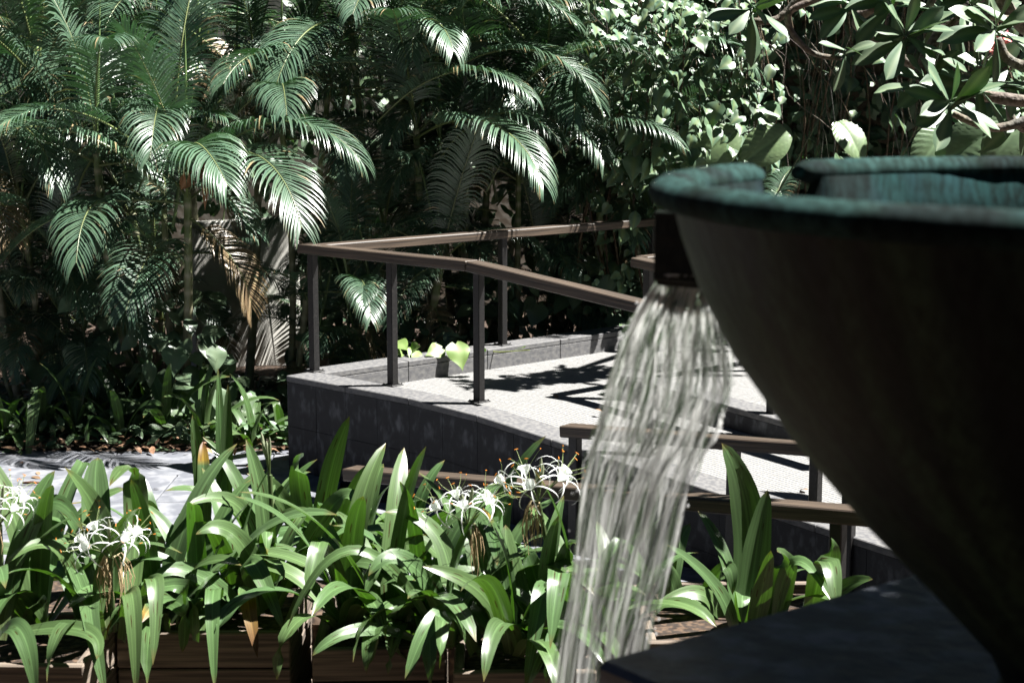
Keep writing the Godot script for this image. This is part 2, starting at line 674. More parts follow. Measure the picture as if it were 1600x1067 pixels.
	# two nearer handrails of the lower flight
	for spec in [
		[[883, 672, 9.7], [1330, 705, 8.6], "short timber handrail of the lower flight behind the falling water", [0.04, 0.62, 1.0]],
		[[546, 739, 9.0], [1420, 812, 7.0], "nearest timber handrail crossing behind the lily flowers", [0.32, 0.585, 0.9]]]:
		var p0: Vector3 = at(spec[0][0], spec[0][1], spec[0][2])
		var p1: Vector3 = at(spec[1][0], spec[1][1], spec[1][2])
		var hr := thing("lower_handrail", Vector3(p0.x, 0, p0.z), spec[2], "handrail")
		beam(hr, "top_rail", p0, p1, 0.125, 0.068, M.wood)
		var dir := flat3(p1 - p0).normalized()
		for k in spec[3]:
			var p := p0.lerp(p1, k)
			post(hr, Vector3(p.x, -0.02, p.z), p.y - 0.02, 0.062, dir)
	# plinth below the nearest handrail
	var pl := thing("low_plinth", flat3(at(1050, 960, 7.6)), "low dark stone plinth below the nearest handrail", "plinth")
	beam(pl, "plinth_stone", Vector3(0.3, 0.09, -8.35), Vector3(3.4, 0.09, -7.1), 0.25, 0.2, M.stone, 0.006)


func walls_behind():
	# cream garden wall behind the palms: left end nearer
	var a := on(20, 640, 0.0)
	a = Vector3(-3.1, 0, -15.9)
	var b := Vector3(-2.15, 0, -16.45)
	var w := thing("garden_wall", (a + b) / 2, "cream plastered garden wall behind the palms", "wall")
	beam(w, "wall_face", a + Vector3(0, 0.72, 0), b + Vector3(0, 0.72, 0), 0.2, 1.54, M.plaster, 0.01)
	# a pale building farther behind, glimpsed between the fronds
	var h := thing("pale_building", Vector3(-1.4, 0, -20), "pale building glimpsed between palm fronds", "building")
	beam(h, "wall", Vector3(-7.5, 3.2, -19.4), Vector3(1.0, 3.2, -20.2), 0.3, 6.5, M.plaster, 0.01)
	# unseen roof, wall and floor, added to keep the near side of the bowl dark
	var pv := thing("added_pavilion", Vector3(0, 0, 3.5), "dark timber shelter added unseen around the viewpoint to block sky light", "added_pavilion")
	beam(pv, "back_wall", Vector3(-7, 2.6, 6.5), Vector3(7, 2.6, 6.5), 0.25, 5.3, M.post, 0.01)
	beam(pv, "roof", Vector3(-7.5, 5.4, 3.0), Vector3(7.5, 5.4, 3.0), 8.0, 0.2, M.wood, 0.02)
	beam(pv, "floor", Vector3(-6, 0.55, 3.6), Vector3(6, 0.55, 3.6), 5.4, 1.1, M.block, 0.02)
	for x in [-6.0, 6.0]:
		post(pv, Vector3(x, 0, -0.6), 5.3, 0.25, Vector3.RIGHT)
	# the mass that carries the vines
	var r := thing("mossy_bank_wall", Vector3(2.6, 0, -16.9), "dark earthy wall behind the climbing vines", "wall")
	beam(r, "wall_face", Vector3(0.9, 2.7, -17.1), Vector3(9.5, 2.7, -15.2), 0.4, 5.6, M.mossy, 0.02)


# ==================================================================== bowl, block, water
func water_bowl():
	var c := at(1850, 300, 2.5)
	var rim_y := EYE.y - 0.15
	c.y = rim_y - 0.86
	var fn := FastNoiseLite.new()
	fn.seed = 9
	fn.frequency = 3.2
	fn.fractal_octaves = 4
	var u := thing("bronze_bowl", c, "large weathered bronze bowl with teal rim, tapering to a narrow foot", "water bowl")
	# profile as radius, height above the foot
	var prof := [[0.0, 0.0], [0.24, 0.0], [0.245, 0.03], [0.225, 0.06], [0.25, 0.12], [0.345, 0.22], [0.46, 0.335], [0.575, 0.47], [0.665, 0.595], [0.72, 0.70], [0.748, 0.78], [0.762, 0.835],
		[0.73, 0.84], [0.715, 0.77], [0.685, 0.69], [0.63, 0.59], [0.54, 0.46], [0.42, 0.35], [0.26, 0.24], [0.0, 0.20]]
	var seg := 128
	var notch0 := deg_to_rad(222.0)
	var notch1 := deg_to_rad(231.5)
	var b := MB.new()
	for j in seg:
		var th := TAU * j / seg
		for i in prof.size():
			var r: float = prof[i][0]
			var y: float = prof[i][1]
			if y > 0.7 and th > notch0 and th < notch1:
				y = 0.70 + (y - 0.7) * 0.05
			var dir := Vector3(cos(th), 0, -sin(th) * -1.0)
			dir = Vector3(cos(th), 0, sin(th))
			var p := dir * r + Vector3(0, y, 0)
			var n := fn.get_noise_3dv(p * 1.0)
			p += dir * n * 0.006
			var st := fn.get_noise_3d(th * 6.0, y * 0.45, 4.0)
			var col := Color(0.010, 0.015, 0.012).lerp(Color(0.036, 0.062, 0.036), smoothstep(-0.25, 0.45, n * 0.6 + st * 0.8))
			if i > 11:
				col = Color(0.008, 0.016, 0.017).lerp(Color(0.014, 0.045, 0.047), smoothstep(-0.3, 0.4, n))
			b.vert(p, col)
	var np := prof.size()
	var lining := MB.new()
	lining.v = b.v.duplicate()
	lining.c = b.c.duplicate()
	lining.t = b.t.duplicate()
	for j in seg:
		for i in np - 1:
			(b if i < 11 else lining).quad(j * np + i, j * np + i + 1, ((j + 1) % seg) * np + i + 1, ((j + 1) % seg) * np + i)
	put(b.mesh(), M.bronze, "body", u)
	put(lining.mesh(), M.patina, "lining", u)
	# rolled rim, open at the notch
	var rm := MB.new()
	var rows := 150
	var ring := 12
	for j in rows + 1:
		var th := notch1 + (TAU - (notch1 - notch0)) * j / rows
		var dir := Vector3(cos(th), 0, sin(th))
		for k in ring:
			var a := TAU * k / ring
			var e := 0.6 if (j == 0 or j == rows) else 1.0
			var p := dir * (0.764 + 0.036 * cos(a) * e) + Vector3(0, 0.846 + 0.024 * sin(a) * e, 0)
			var n := fn.get_noise_3dv(p * 1.3)
			p += dir * n * 0.004
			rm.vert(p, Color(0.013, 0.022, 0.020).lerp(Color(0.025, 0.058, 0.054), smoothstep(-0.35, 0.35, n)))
	for j in rows:
		for k in ring:
			var a := j * ring + k
			var d := j * ring + (k + 1) % ring
			rm.quad(a, d, d + ring, a + ring)
	for e in [0, rows]:
		var mid := rm.vert(Vector3(cos(notch1 if e == 0 else notch0), 0, sin(notch1 if e == 0 else notch0)) * 0.764 + Vector3(0, 0.846, 0), Color(0.03, 0.1, 0.1))
		for k in ring:
			if e == 0:
				rm.tri(mid, e * ring + (k + 1) % ring, e * ring + k)
			else:
				rm.tri(mid, e * ring + k, e * ring + (k + 1) % ring)
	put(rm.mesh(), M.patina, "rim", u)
	# water standing in the bowl
	var wd := MB.new()
	var wc := wd.vert(Vector3(0, 0.735, 0))
	for j in 64:
		wd.vert(Vector3(cos(TAU * j / 64), 0, sin(TAU * j / 64)) * 0.695 + Vector3(0, 0.735, 0))
	for j in 64:
		wd.tri(wc, wc + 1 + j, wc + 1 + (j + 1) % 64)
	put(wd.mesh(), M.pool, "water_surface", u)
	# spout chute below the notch
	var lip := at(1092, 436, 3.08)
	var root := c + Vector3(cos(deg_to_rad(222)), 0, sin(deg_to_rad(222))) * 0.66
	root.y = lip.y + 0.05
	var sd := flat3(lip - root).normalized()
	var sw := sd.cross(Vector3.UP).normalized()
	var sp := MB.new()
	var len2 := flat3(lip - root).length() + 0.05
	var mid2 := root + sd * (len2 / 2)
	var bs := Basis(sd, Vector3.UP, sw)
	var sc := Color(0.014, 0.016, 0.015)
	sp.box(mid2 - c + Vector3(0, 0.0, 0) - Vector3(0, 0.05, 0), bs, Vector3(len2, 0.018, 0.14), 0.004, sc)
	for s in [-1, 1]:
		sp.box(mid2 - c + sw * (0.07 * s) + Vector3(0, 0.015, 0), bs, Vector3(len2, 0.13, 0.018), 0.004, sc)
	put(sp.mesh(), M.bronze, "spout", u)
	# block under the bowl
	var e1 := Vector3(0.79, 0, -0.61)
	var e2 := Vector3(0.61, 0, 0.79)
	var top_y := c.y - 0.004
	var bm := MB.new()
	var corner := on(930, 1032, top_y)
	var sz := 1.42
	var bc := corner + e1 * sz / 2 + e2 * sz / 2
	var blk := thing("stone_pedestal", Vector3(bc.x, 0, bc.z), "dark blue grey stone block under the bronze bowl", "pedestal")
	bm.box(Vector3(0, (top_y - 0.14) / 2, 0), Basis(e1, Vector3.UP, e2), Vector3(sz - 0.16, top_y - 0.14, sz - 0.16), 0.01)
	put(bm.mesh(), M.block, "shaft", blk)
	var bt := MB.new()
	bt.box(Vector3(0, top_y - 0.07, 0), Basis(e1, Vector3.UP, e2), Vector3(sz, 0.14, sz), 0.012)
	put(bt.mesh(), M.block, "top_slab", blk)
	# falling water
	var line := [[1088, 430, 3.04, 96], [1076, 462, 3.15, 122], [1062, 520, 3.23, 166], [1050, 600, 3.28, 200], [1024, 680, 3.32, 194], [995, 755, 3.35, 180], [966, 900, 3.40, 158], [936, 1067, 3.44, 146], [912, 1300, 3.48, 140], [900, 1560, 3.5, 150]]
	var mids := []
	var wide := []
	for l in line:
		mids.append(at(l[0], l[1], l[2]))
		wide.append(l[3] / F * l[2])
	var flow := func(t: float) -> Array:
		var x := clampf(t, 0, 0.9999) * (mids.size() - 1)
		var i := int(x)
		var f := x - i
		var p0: Vector3 = mids[maxi(i - 1, 0)]
		var p3: Vector3 = mids[mini(i + 2, mids.size() - 1)]
		return [mids[i].cubic_interpolate(mids[i + 1], p0, p3, f), lerpf(wide[i], wide[i + 1], f)]
	var across := Vector3(0.93, 0.0, 0.36).normalized()
	var nose := Vector3(-0.36, 0.12, 0.93).normalized()
	var wf := thing("falling_water", mids[mids.size() - 1], "sheet of streaky white water pouring from the bronze bowl", "water stream")
	var o: Vector3 = wf.position
	var wn := FastNoiseLite.new()
	wn.seed = 12
	wn.frequency = 1.0
	wn.fractal_octaves = 3
	var film := MB.new()
	var nr := 90
	var nc := 40
	for j in nr:
		var t := float(j) / (nr - 1)
		var q: Array = flow.call(t)
		for i in nc:
			var s := float(i) / (nc - 1) * 2.0 - 1.0
			var nz := wn.get_noise_2d(s * 7.0, t * 1.6)
			var p: Vector3 = q[0] + across * (q[1] * 0.5 * s * (1.0 + 0.06 * wn.get_noise_2d(t * 9.0, s * 2.0))) + nose * (0.035 * sqrt(maxf(0.0, 1.0 - s * s)) + 0.012 * nz)
			film.vert(p - o)
	for j in nr - 1:
		for i in nc - 1:
			film.quad(j * nc + i, j * nc + i + 1, (j + 1) * nc + i + 1, (j + 1) * nc + i)
	put(film.mesh(), M.water_film, "water_film", wf)
	var fo := MB.new()
	for k in 1500:
		var s0 := rf(-1.0, 1.0)
		var t0 := rf(-0.08, 0.9)
		if t0 > 0.45 and rng.randf() < 0.4:
			continue
		var tl := rf(0.05, 0.19)
		var drift := rf(-0.12, 0.12)
		var depth := rf(-0.004, 0.02)
		var wid := rf(0.0012, 0.0046)
		var g := rf(0.6, 0.97)
		var col := Color(g, g, g * 0.98)
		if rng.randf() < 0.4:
			col = Color(0.10, 0.14, 0.085) * rf(0.5, 1.4)  # dark green strands paint the look of refraction into the water
		var n := 9
		var first := fo.v.size()
		for j in n:
			var f := float(j) / (n - 1)
			var q: Array = flow.call(maxf(0.0, t0 + tl * f))
			var s := s0 + drift * f + 0.05 * wn.get_noise_2d(s0 * 20.0, f * 3.0 + k)
			var p: Vector3 = q[0] + across * (q[1] * 0.5 * s) + nose * (0.035 * sqrt(maxf(0.0, 1.0 - s * s)) + depth)
			var w := wid * sin(PI * clampf(f, 0.02, 0.98)) + 0.0004
			fo.vert(p - across * w - o, col)
			fo.vert(p + nose * w * 0.8 - o, col)
			fo.vert(p + across * w - o, col)
		for j in n - 1:
			for m in 2:
				var a := first + j * 3 + m
				fo.quad(a, a + 1, a + 4, a + 3)
	var foam := put(fo.mesh(), M.foam, "foam_and_refraction_streaks", wf)
	foam.set_meta("kind", "stuff")
	var dr := MB.new()
	for k in 90:
		var q: Array = flow.call(rf(0.12, 0.85))
		var side := 1.0 if rng.randf() < 0.5 else -1.0
		var p: Vector3 = q[0] + across * (q[1] * 0.5 * side * rf(0.97, 1.12)) + nose * rf(-0.01, 0.05) - o
		var r := rf(0.0012, 0.0032)
		dr.tube([p + Vector3(0, r * 1.6, 0), p + Vector3(0, r * 0.6, 0), p - Vector3(0, r * 0.6, 0), p - Vector3(0, r, 0)], [r * 0.1, r * 0.8, r, r * 0.3], 6, [Color(0.9, 0.9, 0.9)])
	var drops := put(dr.mesh(), M.foam, "drops", wf)
	drops.set_meta("kind", "stuff")
	# basin that catches it, below the frame
	var end: Vector3 = mids[mids.size() - 1]
	var bas := thing("catch_basin", Vector3(end.x, 0, end.z), "dark stone catch basin under the falling water", "basin")
	var bb := MB.new()
	for s in [[-0.5, 0, 0.1, 1.1], [0.5, 0, 0.1, 1.1], [0, -0.5, 0.9, 0.1], [0, 0.5, 0.9, 0.1]]:
		bb.box(Vector3(s[0], 0.2, s[1]), Basis(), Vector3(s[2], 0.46, s[3]), 0.01)
	put(bb.mesh(), M.block, "rim_wall", bas)
	put(sheet([Vector3(-0.45, 0.3, -0.45), Vector3(0.45, 0.3, -0.45), Vector3(0.45, 0.3, 0.45), Vector3(-0.45, 0.3, 0.45)]), M.pool, "water_surface", bas)


# ==================================================================== planters
var boxes := []


func planters():
	# left end pixel, right end pixel, top pixel, distance of the front, depth
	for s in [[-130, 134, 1036, 6.05, 0.62, "weathered timber planter box at the left end of the row"], [182, 452, 985, 6.5, 0.75, "weathered timber planter box with sun flecks on its front boards"], [484, 692, 1010, 6.45, 0.75, "weathered timber planter box below the drooping strap leaves"], [706, 930, 1046, 6.2, 0.7, "weathered timber planter box beside the falling water"], [1010, 1360, 1000, 6.5, 0.8, "weathered timber planter box beside the stone pedestal"]]:
		var l := at(s[0], s[2], s[3])
		var r := at(s[1], s[2], s[3])
		var top: float = l.y
		var mid := (l + r) / 2
		var w: float = r.x - l.x
		var dep: float = s[4]
		var p := thing("timber_planter", Vector3(mid.x, 0, mid.z - dep / 2), s[5], "planter")
		p.rotation.y = rf(-0.03, 0.03)
		var n := 4
		var bh: float = (top + 0.02) / n
		for i in n:
			var y := -0.02 + bh * (i + 0.5)
			for side in [[0, dep / 2, w], [0, -dep / 2, w]]:
				var m := MB.new()
				m.box(Vector3.ZERO, Basis(), Vector3(side[2], bh - 0.008, 0.04), 0.005)
				put(m.mesh(), M.old_wood, "board", p, Transform3D(Basis(), Vector3(side[0], y, side[1] + rf(-0.003, 0.003))))
			for sx in [-1, 1]:
				var m := MB.new()
				m.box(Vector3.ZERO, Basis(), Vector3(dep - 0.046, bh - 0.008, 0.04), 0.005)
				put(m.mesh(), M.old_wood, "board", p, Transform3D(Basis(Vector3.UP, PI / 2), Vector3(sx * (w / 2 - 0.021), y, 0)))
		var so := MB.new()
		so.box(Vector3(0, top - 0.07, 0), Basis(), Vector3(w - 0.09, 0.06, dep - 0.09), 0.01)
		put(so.mesh(), M.soil, "soil", p)
		boxes.append([mid.x, mid.z - dep / 2, w, dep, top - 0.05])


# ==================================================================== leaves
# a blade leaf along +x, its face towards +y; prof: half widths as share of the length at even steps
func blade(prof: Array, length: float, curl: float, fold: float, col: Color, mid_col: Color, wave := 0.0) -> ArrayMesh:
	var b := MB.new()
	var fine := []
	for i in prof.size() - 1:
		fine.append(prof[i])
		fine.append(cubic_interpolate(prof[i], prof[i + 1], prof[maxi(i - 1, 0)], prof[mini(i + 2, prof.size() - 1)], 0.5))
	fine.append(0.0)
	prof = fine
	var n := prof.size()
	var ph := rf(0, TAU)
	for i in n:
		var t := float(i) / (n - 1)
		var x := length * t
		var y := -curl * length * t * t
		for k in 5:
			var s := (k - 2) / 2.0
			var w: float = prof[i] * length
			var back := 0.0
			if i < 3 and prof[0] > 0.1:
				back = -sin(absf(s) * PI * 0.8) * length * [0.12, 0.09, 0.04][i]
			var p := Vector3(x + back, y + fold * absf(s) * w - fold * 0.5 * s * s * w + wave * sin(ph + t * 9.0 + s * 2.0) * absf(s) * w, s * w)
			var c := mid_col if k == 2 else jit(col, 0.06)
			b.vert(p, c, Vector2(k / 4.0, t))
	for i in n - 1:
		for k in 4:
			b.quad(i * 5 + k, (i + 1) * 5 + k, (i + 1) * 5 + k + 1, i * 5 + k + 1)
	return b.mesh()


func face_to(dir: Vector3, up: Vector3) -> Basis:
	var x := dir.normalized()
	var z := x.cross(up).normalized()
	if z.length() < 0.1:
		z = x.cross(Vector3(0.3, 0.1, 1)).normalized()
	return Basis(x, z.cross(x).normalized(), z)


const HEART := [0.20, 0.40, 0.44, 0.42, 0.36, 0.27, 0.16, 0.06, 0.0]
const OVAL := [0.02, 0.09, 0.15, 0.185, 0.20, 0.20, 0.175, 0.10, 0.0]
const SPOON := [0.02, 0.05, 0.09, 0.125, 0.155, 0.172, 0.17, 0.12, 0.0]
const BROAD := [0.05, 0.20, 0.29, 0.33, 0.33, 0.29, 0.21, 0.10, 0.0]
const LANCE := [0.03, 0.07, 0.10, 0.11, 0.11, 0.10, 0.075, 0.04, 0.0]


# ==================================================================== palms
var fronds := []
const CLASSES := [[82, 35, 1.0], [66, 75, 1.1], [48, 92, 1.15], [28, 84, 1.1], [6, 62, 1.0], [-30, 50, 0.8]]


func frond_mesh(e0: float, bend: float, length: float, pairs: int, lmax: float, droop: float, tone: float, dead := false) -> ArrayMesh:
	var b := MB.new()
	var n := 26
	var pts := []
	var tan_ := []
	var p := Vector3.ZERO
	var sway := rf(-0.25, 0.25)
	for i in n:
		var t := float(i) / (n - 1)
		var e := deg_to_rad(e0 - bend * pow(t, 1.35))
		var yaw := sway * t * t
		var d := Vector3(cos(e) * cos(yaw), sin(e), cos(e) * sin(yaw))
		pts.append(p)
		tan_.append(d)
		p += d * (length / (n - 1))
	var rad := []
	var cols := []
	for i in n:
		var t := float(i) / (n - 1)
		rad.append(lerpf(0.013, 0.0022, t))
		cols.append(Color(0.15, 0.19, 0.07).lerp(Color(0.19, 0.22, 0.09), t) * tone)
	b.tube(pts, rad, 5, cols)
	var base := Color(0.072, 0.125, 0.078) * tone
	if dead:
		base = Color(0.22, 0.16, 0.09)
	for i in pairs:
		var u := (i + 0.5) / pairs
		if rng.randf() < (0.3 if dead else 0.03):
			continue
		var t := 0.17 + 0.82 * u
		var fx := t * (n - 1)
		var k := mini(int(fx), n - 2)
		var pp: Vector3 = pts[k].lerp(pts[k + 1], fx - k)
		var tg: Vector3 = tan_[k].lerp(tan_[k + 1], fx - k).normalized()
		for s in [-1.0, 1.0]:
			var sidev: Vector3 = tg.cross(Vector3.UP).normalized() * s
			var upv: Vector3 = sidev.cross(tg).normalized() * s
			upv = upv if upv.y > 0 else -upv
			var a := deg_to_rad(lerpf(74.0, 24.0, pow(u, 1.2)) + rf(-4, 4))
			var d: Vector3 = (tg * cos(a) + sidev * sin(a) + upv * lerpf(0.42, 0.12, u) * rf(0.8, 1.2)).normalized()
			var l := lmax * (pow(sin(PI * (0.14 + 0.74 * u)), 0.75)) * rf(0.93, 1.05)
			var w := 0.0108 * lerpf(1.0, 0.75, u) * rf(0.9, 1.1)
			var col := jit(base, 0.16)
			var dry := rng.randf() < 0.05
			var first := b.v.size()
			var q := pp
			var wid := [0.35, 0.95, 1.0, 0.78, 0.42]
			for j in 5:
				var wv: Vector3 = d.cross(upv).normalized() * w * wid[j]
				var dip: Vector3 = Vector3.DOWN * w * 0.5 * wid[j]
				var cc := col
				if dry and j > 2:
					cc = Color(0.26, 0.20, 0.11)
				b.vert(q - wv, cc)
				b.vert(q + dip, cc * 1.15)
				b.vert(q + wv, cc)
				q += d * (l / 5.0)
				d = (d + Vector3.DOWN * droop * (0.10 + 0.16 * j)).normalized()
			var tip := b.vert(q, Color(0.24, 0.20, 0.10) if (dry or rng.randf() < 0.2) else col)
			for j in 4:
				var f := first + j * 3
				b.quad(f, f + 3, f + 4, f + 1)
				b.quad(f + 1, f + 4, f + 5, f + 2)
			var f4 := first + 12
			b.tri(f4, tip, f4 + 1)
			b.tri(f4 + 1, tip, f4 + 2)
	return b.mesh()


func add_frond(parent: Node3D, from: Vector3, az: float, cls: int, size: float, roll := 0.0):
	var list: Array = fronds[cls]
	var m: ArrayMesh = list[rng.randi() % list.size()]
	var bs := Basis(Vector3.UP, az) * Basis(Vector3.RIGHT, roll)
	put(m, M.palm, "frond", parent, Transform3D(bs.scaled_local(Vector3.ONE * size), from - parent.position))


func cane(parent: Node3D, a: Vector3, b: Vector3, r: float, old: bool):
	var m := MB.new()
	var n := maxi(8, int(a.distance_to(b) / 0.035))
	var pts := []
	var rad := []
	var cols := []
	var lean := Vector3(rf(-0.12, 0.12), 0, rf(-0.12, 0.12))
	for i in n:
		var t := float(i) / (n - 1)
		pts.append(a.lerp(b, t) + lean * sin(PI * t) - parent.position)
		var ring := i % 4 == 0
		rad.append(r * lerpf(1.08, 0.8, t) * (1.09 if ring else 1.0))
		var cc := Color(0.17, 0.20, 0.08).lerp(Color(0.13, 0.19, 0.07), t)
		if old:
			cc = Color(0.24, 0.23, 0.15).lerp(Color(0.15, 0.19, 0.07), smoothstep(0.3, 0.9, t))
		cols.append(Color(0.34, 0.32, 0.22) if ring else jit(cc, 0.12))
	m.tube(pts, rad, 9, cols)
	put(m.mesh(), M.cane, "trunk", parent)


func crown(parent: Node3D, c: Vector3, n: int, size: float, az0 := -1.0):
	var a := rf(0, TAU) if az0 < 0 else az0
	for i in n:
		var k := float(i) / maxf(1.0, n - 1)
		var cls := clampi(int(k * 4.6 + rf(-0.3, 0.3)), 0, 4)
		add_frond(parent, c + Vector3(0, -0.10 * k, 0), a, cls, size * rf(0.85, 1.12), rf(-0.18, 0.18))
		a += 2.39996 + rf(-0.25, 0.25)
	if rng.randf() < 0.35:
		add_frond(parent, c + Vector3(0, -0.2, 0), rf(0, TAU), 5, size * 0.8, rf(-0.3, 0.3))
	# the new leaf, still a closed spear
	var m := MB.new()
	var tilt_ := Vector3(rf(-0.25, 0.25), 1, rf(-0.2, 0.2)).normalized()
	var q := c - parent.position
	m.tube([q, q + tilt_ * 0.5 * size, q + tilt_ * 1.0 * size, q + tilt_ * 1.35 * size], [0.014, 0.013, 0.009, 0.002], 6, [Color(0.16, 0.24, 0.09)])
	put(m.mesh(), M.palm, "spear_leaf", parent)


func palms():
	for c in CLASSES.size():
		var l := []
		for k in 4:
			l.append(frond_mesh(CLASSES[c][0] + rf(-5, 5), CLASSES[c][1] * rf(0.85, 1.2), 1.6 * CLASSES[c][2] * rf(0.88, 1.14), 62, 0.47, rf(0.55, 1.3), rf(0.85, 1.15), c == 5))
		fronds.append(l)
	# [base px, base depth, crown list of [px, py, depth, fronds, size]]
	var spec := [
		["tall areca palm clump with ringed green canes before the cream wall", [230, 13.7], [[292, 300, 13.4, 6, 0.98], [205, 330, 13.9, 6, 0.9], [150, 240, 13.6, 5, 0.95], [250, 190, 14.2, 4, 1.0]]],
		["areca palm clump leaning over the stone path", [40, 13.9], [[30, 330, 13.8, 6, 0.95], [-60, 200, 13.8, 7, 1.0], [60, 120, 14.3, 7, 1.0]]],
		["areca palm clump with fronds touching the landing corner", [420, 14.2], [[440, 200, 14.3, 4, 0.95], [515, 120, 14.5, 5, 0.95], [400, 100, 15.0, 6, 0.85]]],
		["tall areca palm clump with long bare yellow green stems", [560, 15.2], [[545, 20, 14.6, 5, 1.05], [650, 200, 14.3, 8, 0.95], [600, 360, 14.8, 7, 0.8]]],
		["areca palm clump behind the middle of the back handrail", [760, 15.2], [[730, 190, 15.0, 9, 1.0], [810, 270, 15.2, 8, 0.95], [715, 40, 15.3, 5, 0.95]]],
		["areca palm clump beside the climbing vines", [900, 15.9], [[880, 200, 15.4, 8, 1.0], [915, 300, 15.7, 8, 0.85], [860, 60, 15.6, 6, 0.95]]],
		["tall dark areca palm clump behind the others", [300, 16.3], [[150, 60, 15.6, 8, 1.1], [290, 10, 15.5, 7, 1.1]]],
		["low shaded areca palm clump under the handrail", [540, 14.0], [[545, 440, 13.9, 7, 0.62], [690, 400, 14.2, 6, 0.7]]],
		["areca palm clump with fine arching fronds behind the landing", [690, 15.8], [[620, 100, 14.5, 6, 0.95], [770, 120, 15.6, 7, 1.0], [850, 130, 15.2, 7, 0.95], [690, 310, 15.0, 6, 0.8]]],
		["areca palm clump reaching over to the vine leaves", [985, 15.4], [[950, 130, 15.2, 8, 0.9], [995, 260, 15.3, 7, 0.8], [935, 360, 15.4, 7, 0.7], [840, 400, 15.3, 6, 0.7]]],
		["slender areca palm clump rising behind the cream wall", [190, 16.9], [[210, 90, 16.9, 7, 1.0], [90, 200, 16.6, 7, 1.0]]],
		["low areca palm clump before the dark opening in the wall", [70, 14.0], [[85, 410, 14.0, 5, 0.75], [10, 440, 14.0, 5, 0.7]]],
		["small areca palm clump under the vines", [960, 15.8], [[970, 400, 15.7, 6, 0.55], [985, 240, 15.6, 6, 0.7]]],
	]
	for s in spec:
		var g := Vector3((s[1][0] - 800.0) / F * s[1][1], -0.02, -s[1][1])
		var p := thing("areca_palm", g, s[0], "palm", "areca palms behind the ramp")
		for c in s[2]:
			var top := at(c[0], c[1], c[2])
			var foot := g + Vector3(rf(-0.3, 0.3), 0, rf(-0.25, 0.25))
			foot.x = lerpf(foot.x, top.x, 0.45)
			cane(p, foot, top, rf(0.028, 0.04), rng.randf() < 0.7)
			crown(p, top, c[3], c[4])
		for c in s[2]:
			crown(p, at(c[0] + rf(-40, 40), c[1] + rf(20, 60), c[2] + rf(0.0, 0.3)), 3, c[4] * 0.85)
		for i in (0 if s[1][0] in [230, 420] else 2):
			var e := g + Vector3(rf(-0.35, 0.35), 0, rf(-0.2, 0.2))
			var hgt := rf(0.5, 1.1)
			cane(p, e, e + Vector3(rf(-0.1, 0.1), hgt, 0), 0.022, false)
			crown(p, e + Vector3(0, hgt, 0), 5, 0.6)
		if s[1][0] == 760:
			for f in [[690, 120, 14.2, -20, 3, 0.85], [860, 250, 14.3, -28, 2, 0.72], [800, 150, 14.2, -8, 2, 0.9], [945, 140, 14.5, -12, 2, 0.62], [590, 190, 14.1, -25, 2, 0.85], [620, 40, 14.2, -12, 3, 0.95], [760, 300, 14.5, 20, 1, 0.7], [900, 40, 14.5, 150, 2, 0.9], [820, 60, 14.3, 195, 2, 0.95]]:
				add_frond(p, at(f[0], f[1], f[2]), deg_to_rad(f[3]), f[4], f[5], rf(-0.1, 0.1))
		if s[1][0] == 230:
			# the fronds that stand out in the photograph
			var top := at(300, 285, 13.3)
			add_frond(p, top, deg_to_rad(-28), 2, 1.06)
			add_frond(p, top, deg_to_rad(-50), 3, 1.0)
			add_frond(p, at(255, 300, 13.2), deg_to_rad(200), 2, 1.1)
			add_frond(p, at(200, 215, 13.2), deg_to_rad(230), 3, 0.8)
			add_frond(p, at(270, 250, 13.5), deg_to_rad(75), 0, 1.0)
			add_frond(p, at(285, 260, 13.4), deg_to_rad(20), 1, 1.0)
			# brown dried sheath under the crown
			for k in 5:
				var sh := blade(LANCE if k > 1 else OVAL, rf(0.18, 0.32), rf(0.3, 0.9), 1.4, jit(Color(0.34, 0.17, 0.09), 0.3), Color(0.4, 0.24, 0.13), 0.7)
				var o := put(sh, M.dry, "dry_sheath", p, Transform3D(face_to(Vector3(rf(-0.5, 0.6), -1, rf(-0.2, 0.5)), Vector3(0.4, 0.3, 0.9)), at(298 + rf(0, 16), 246 + rf(0, 16), 13.2) - g))
				o.set_meta("label", "curled orange brown dried leaf sheath")


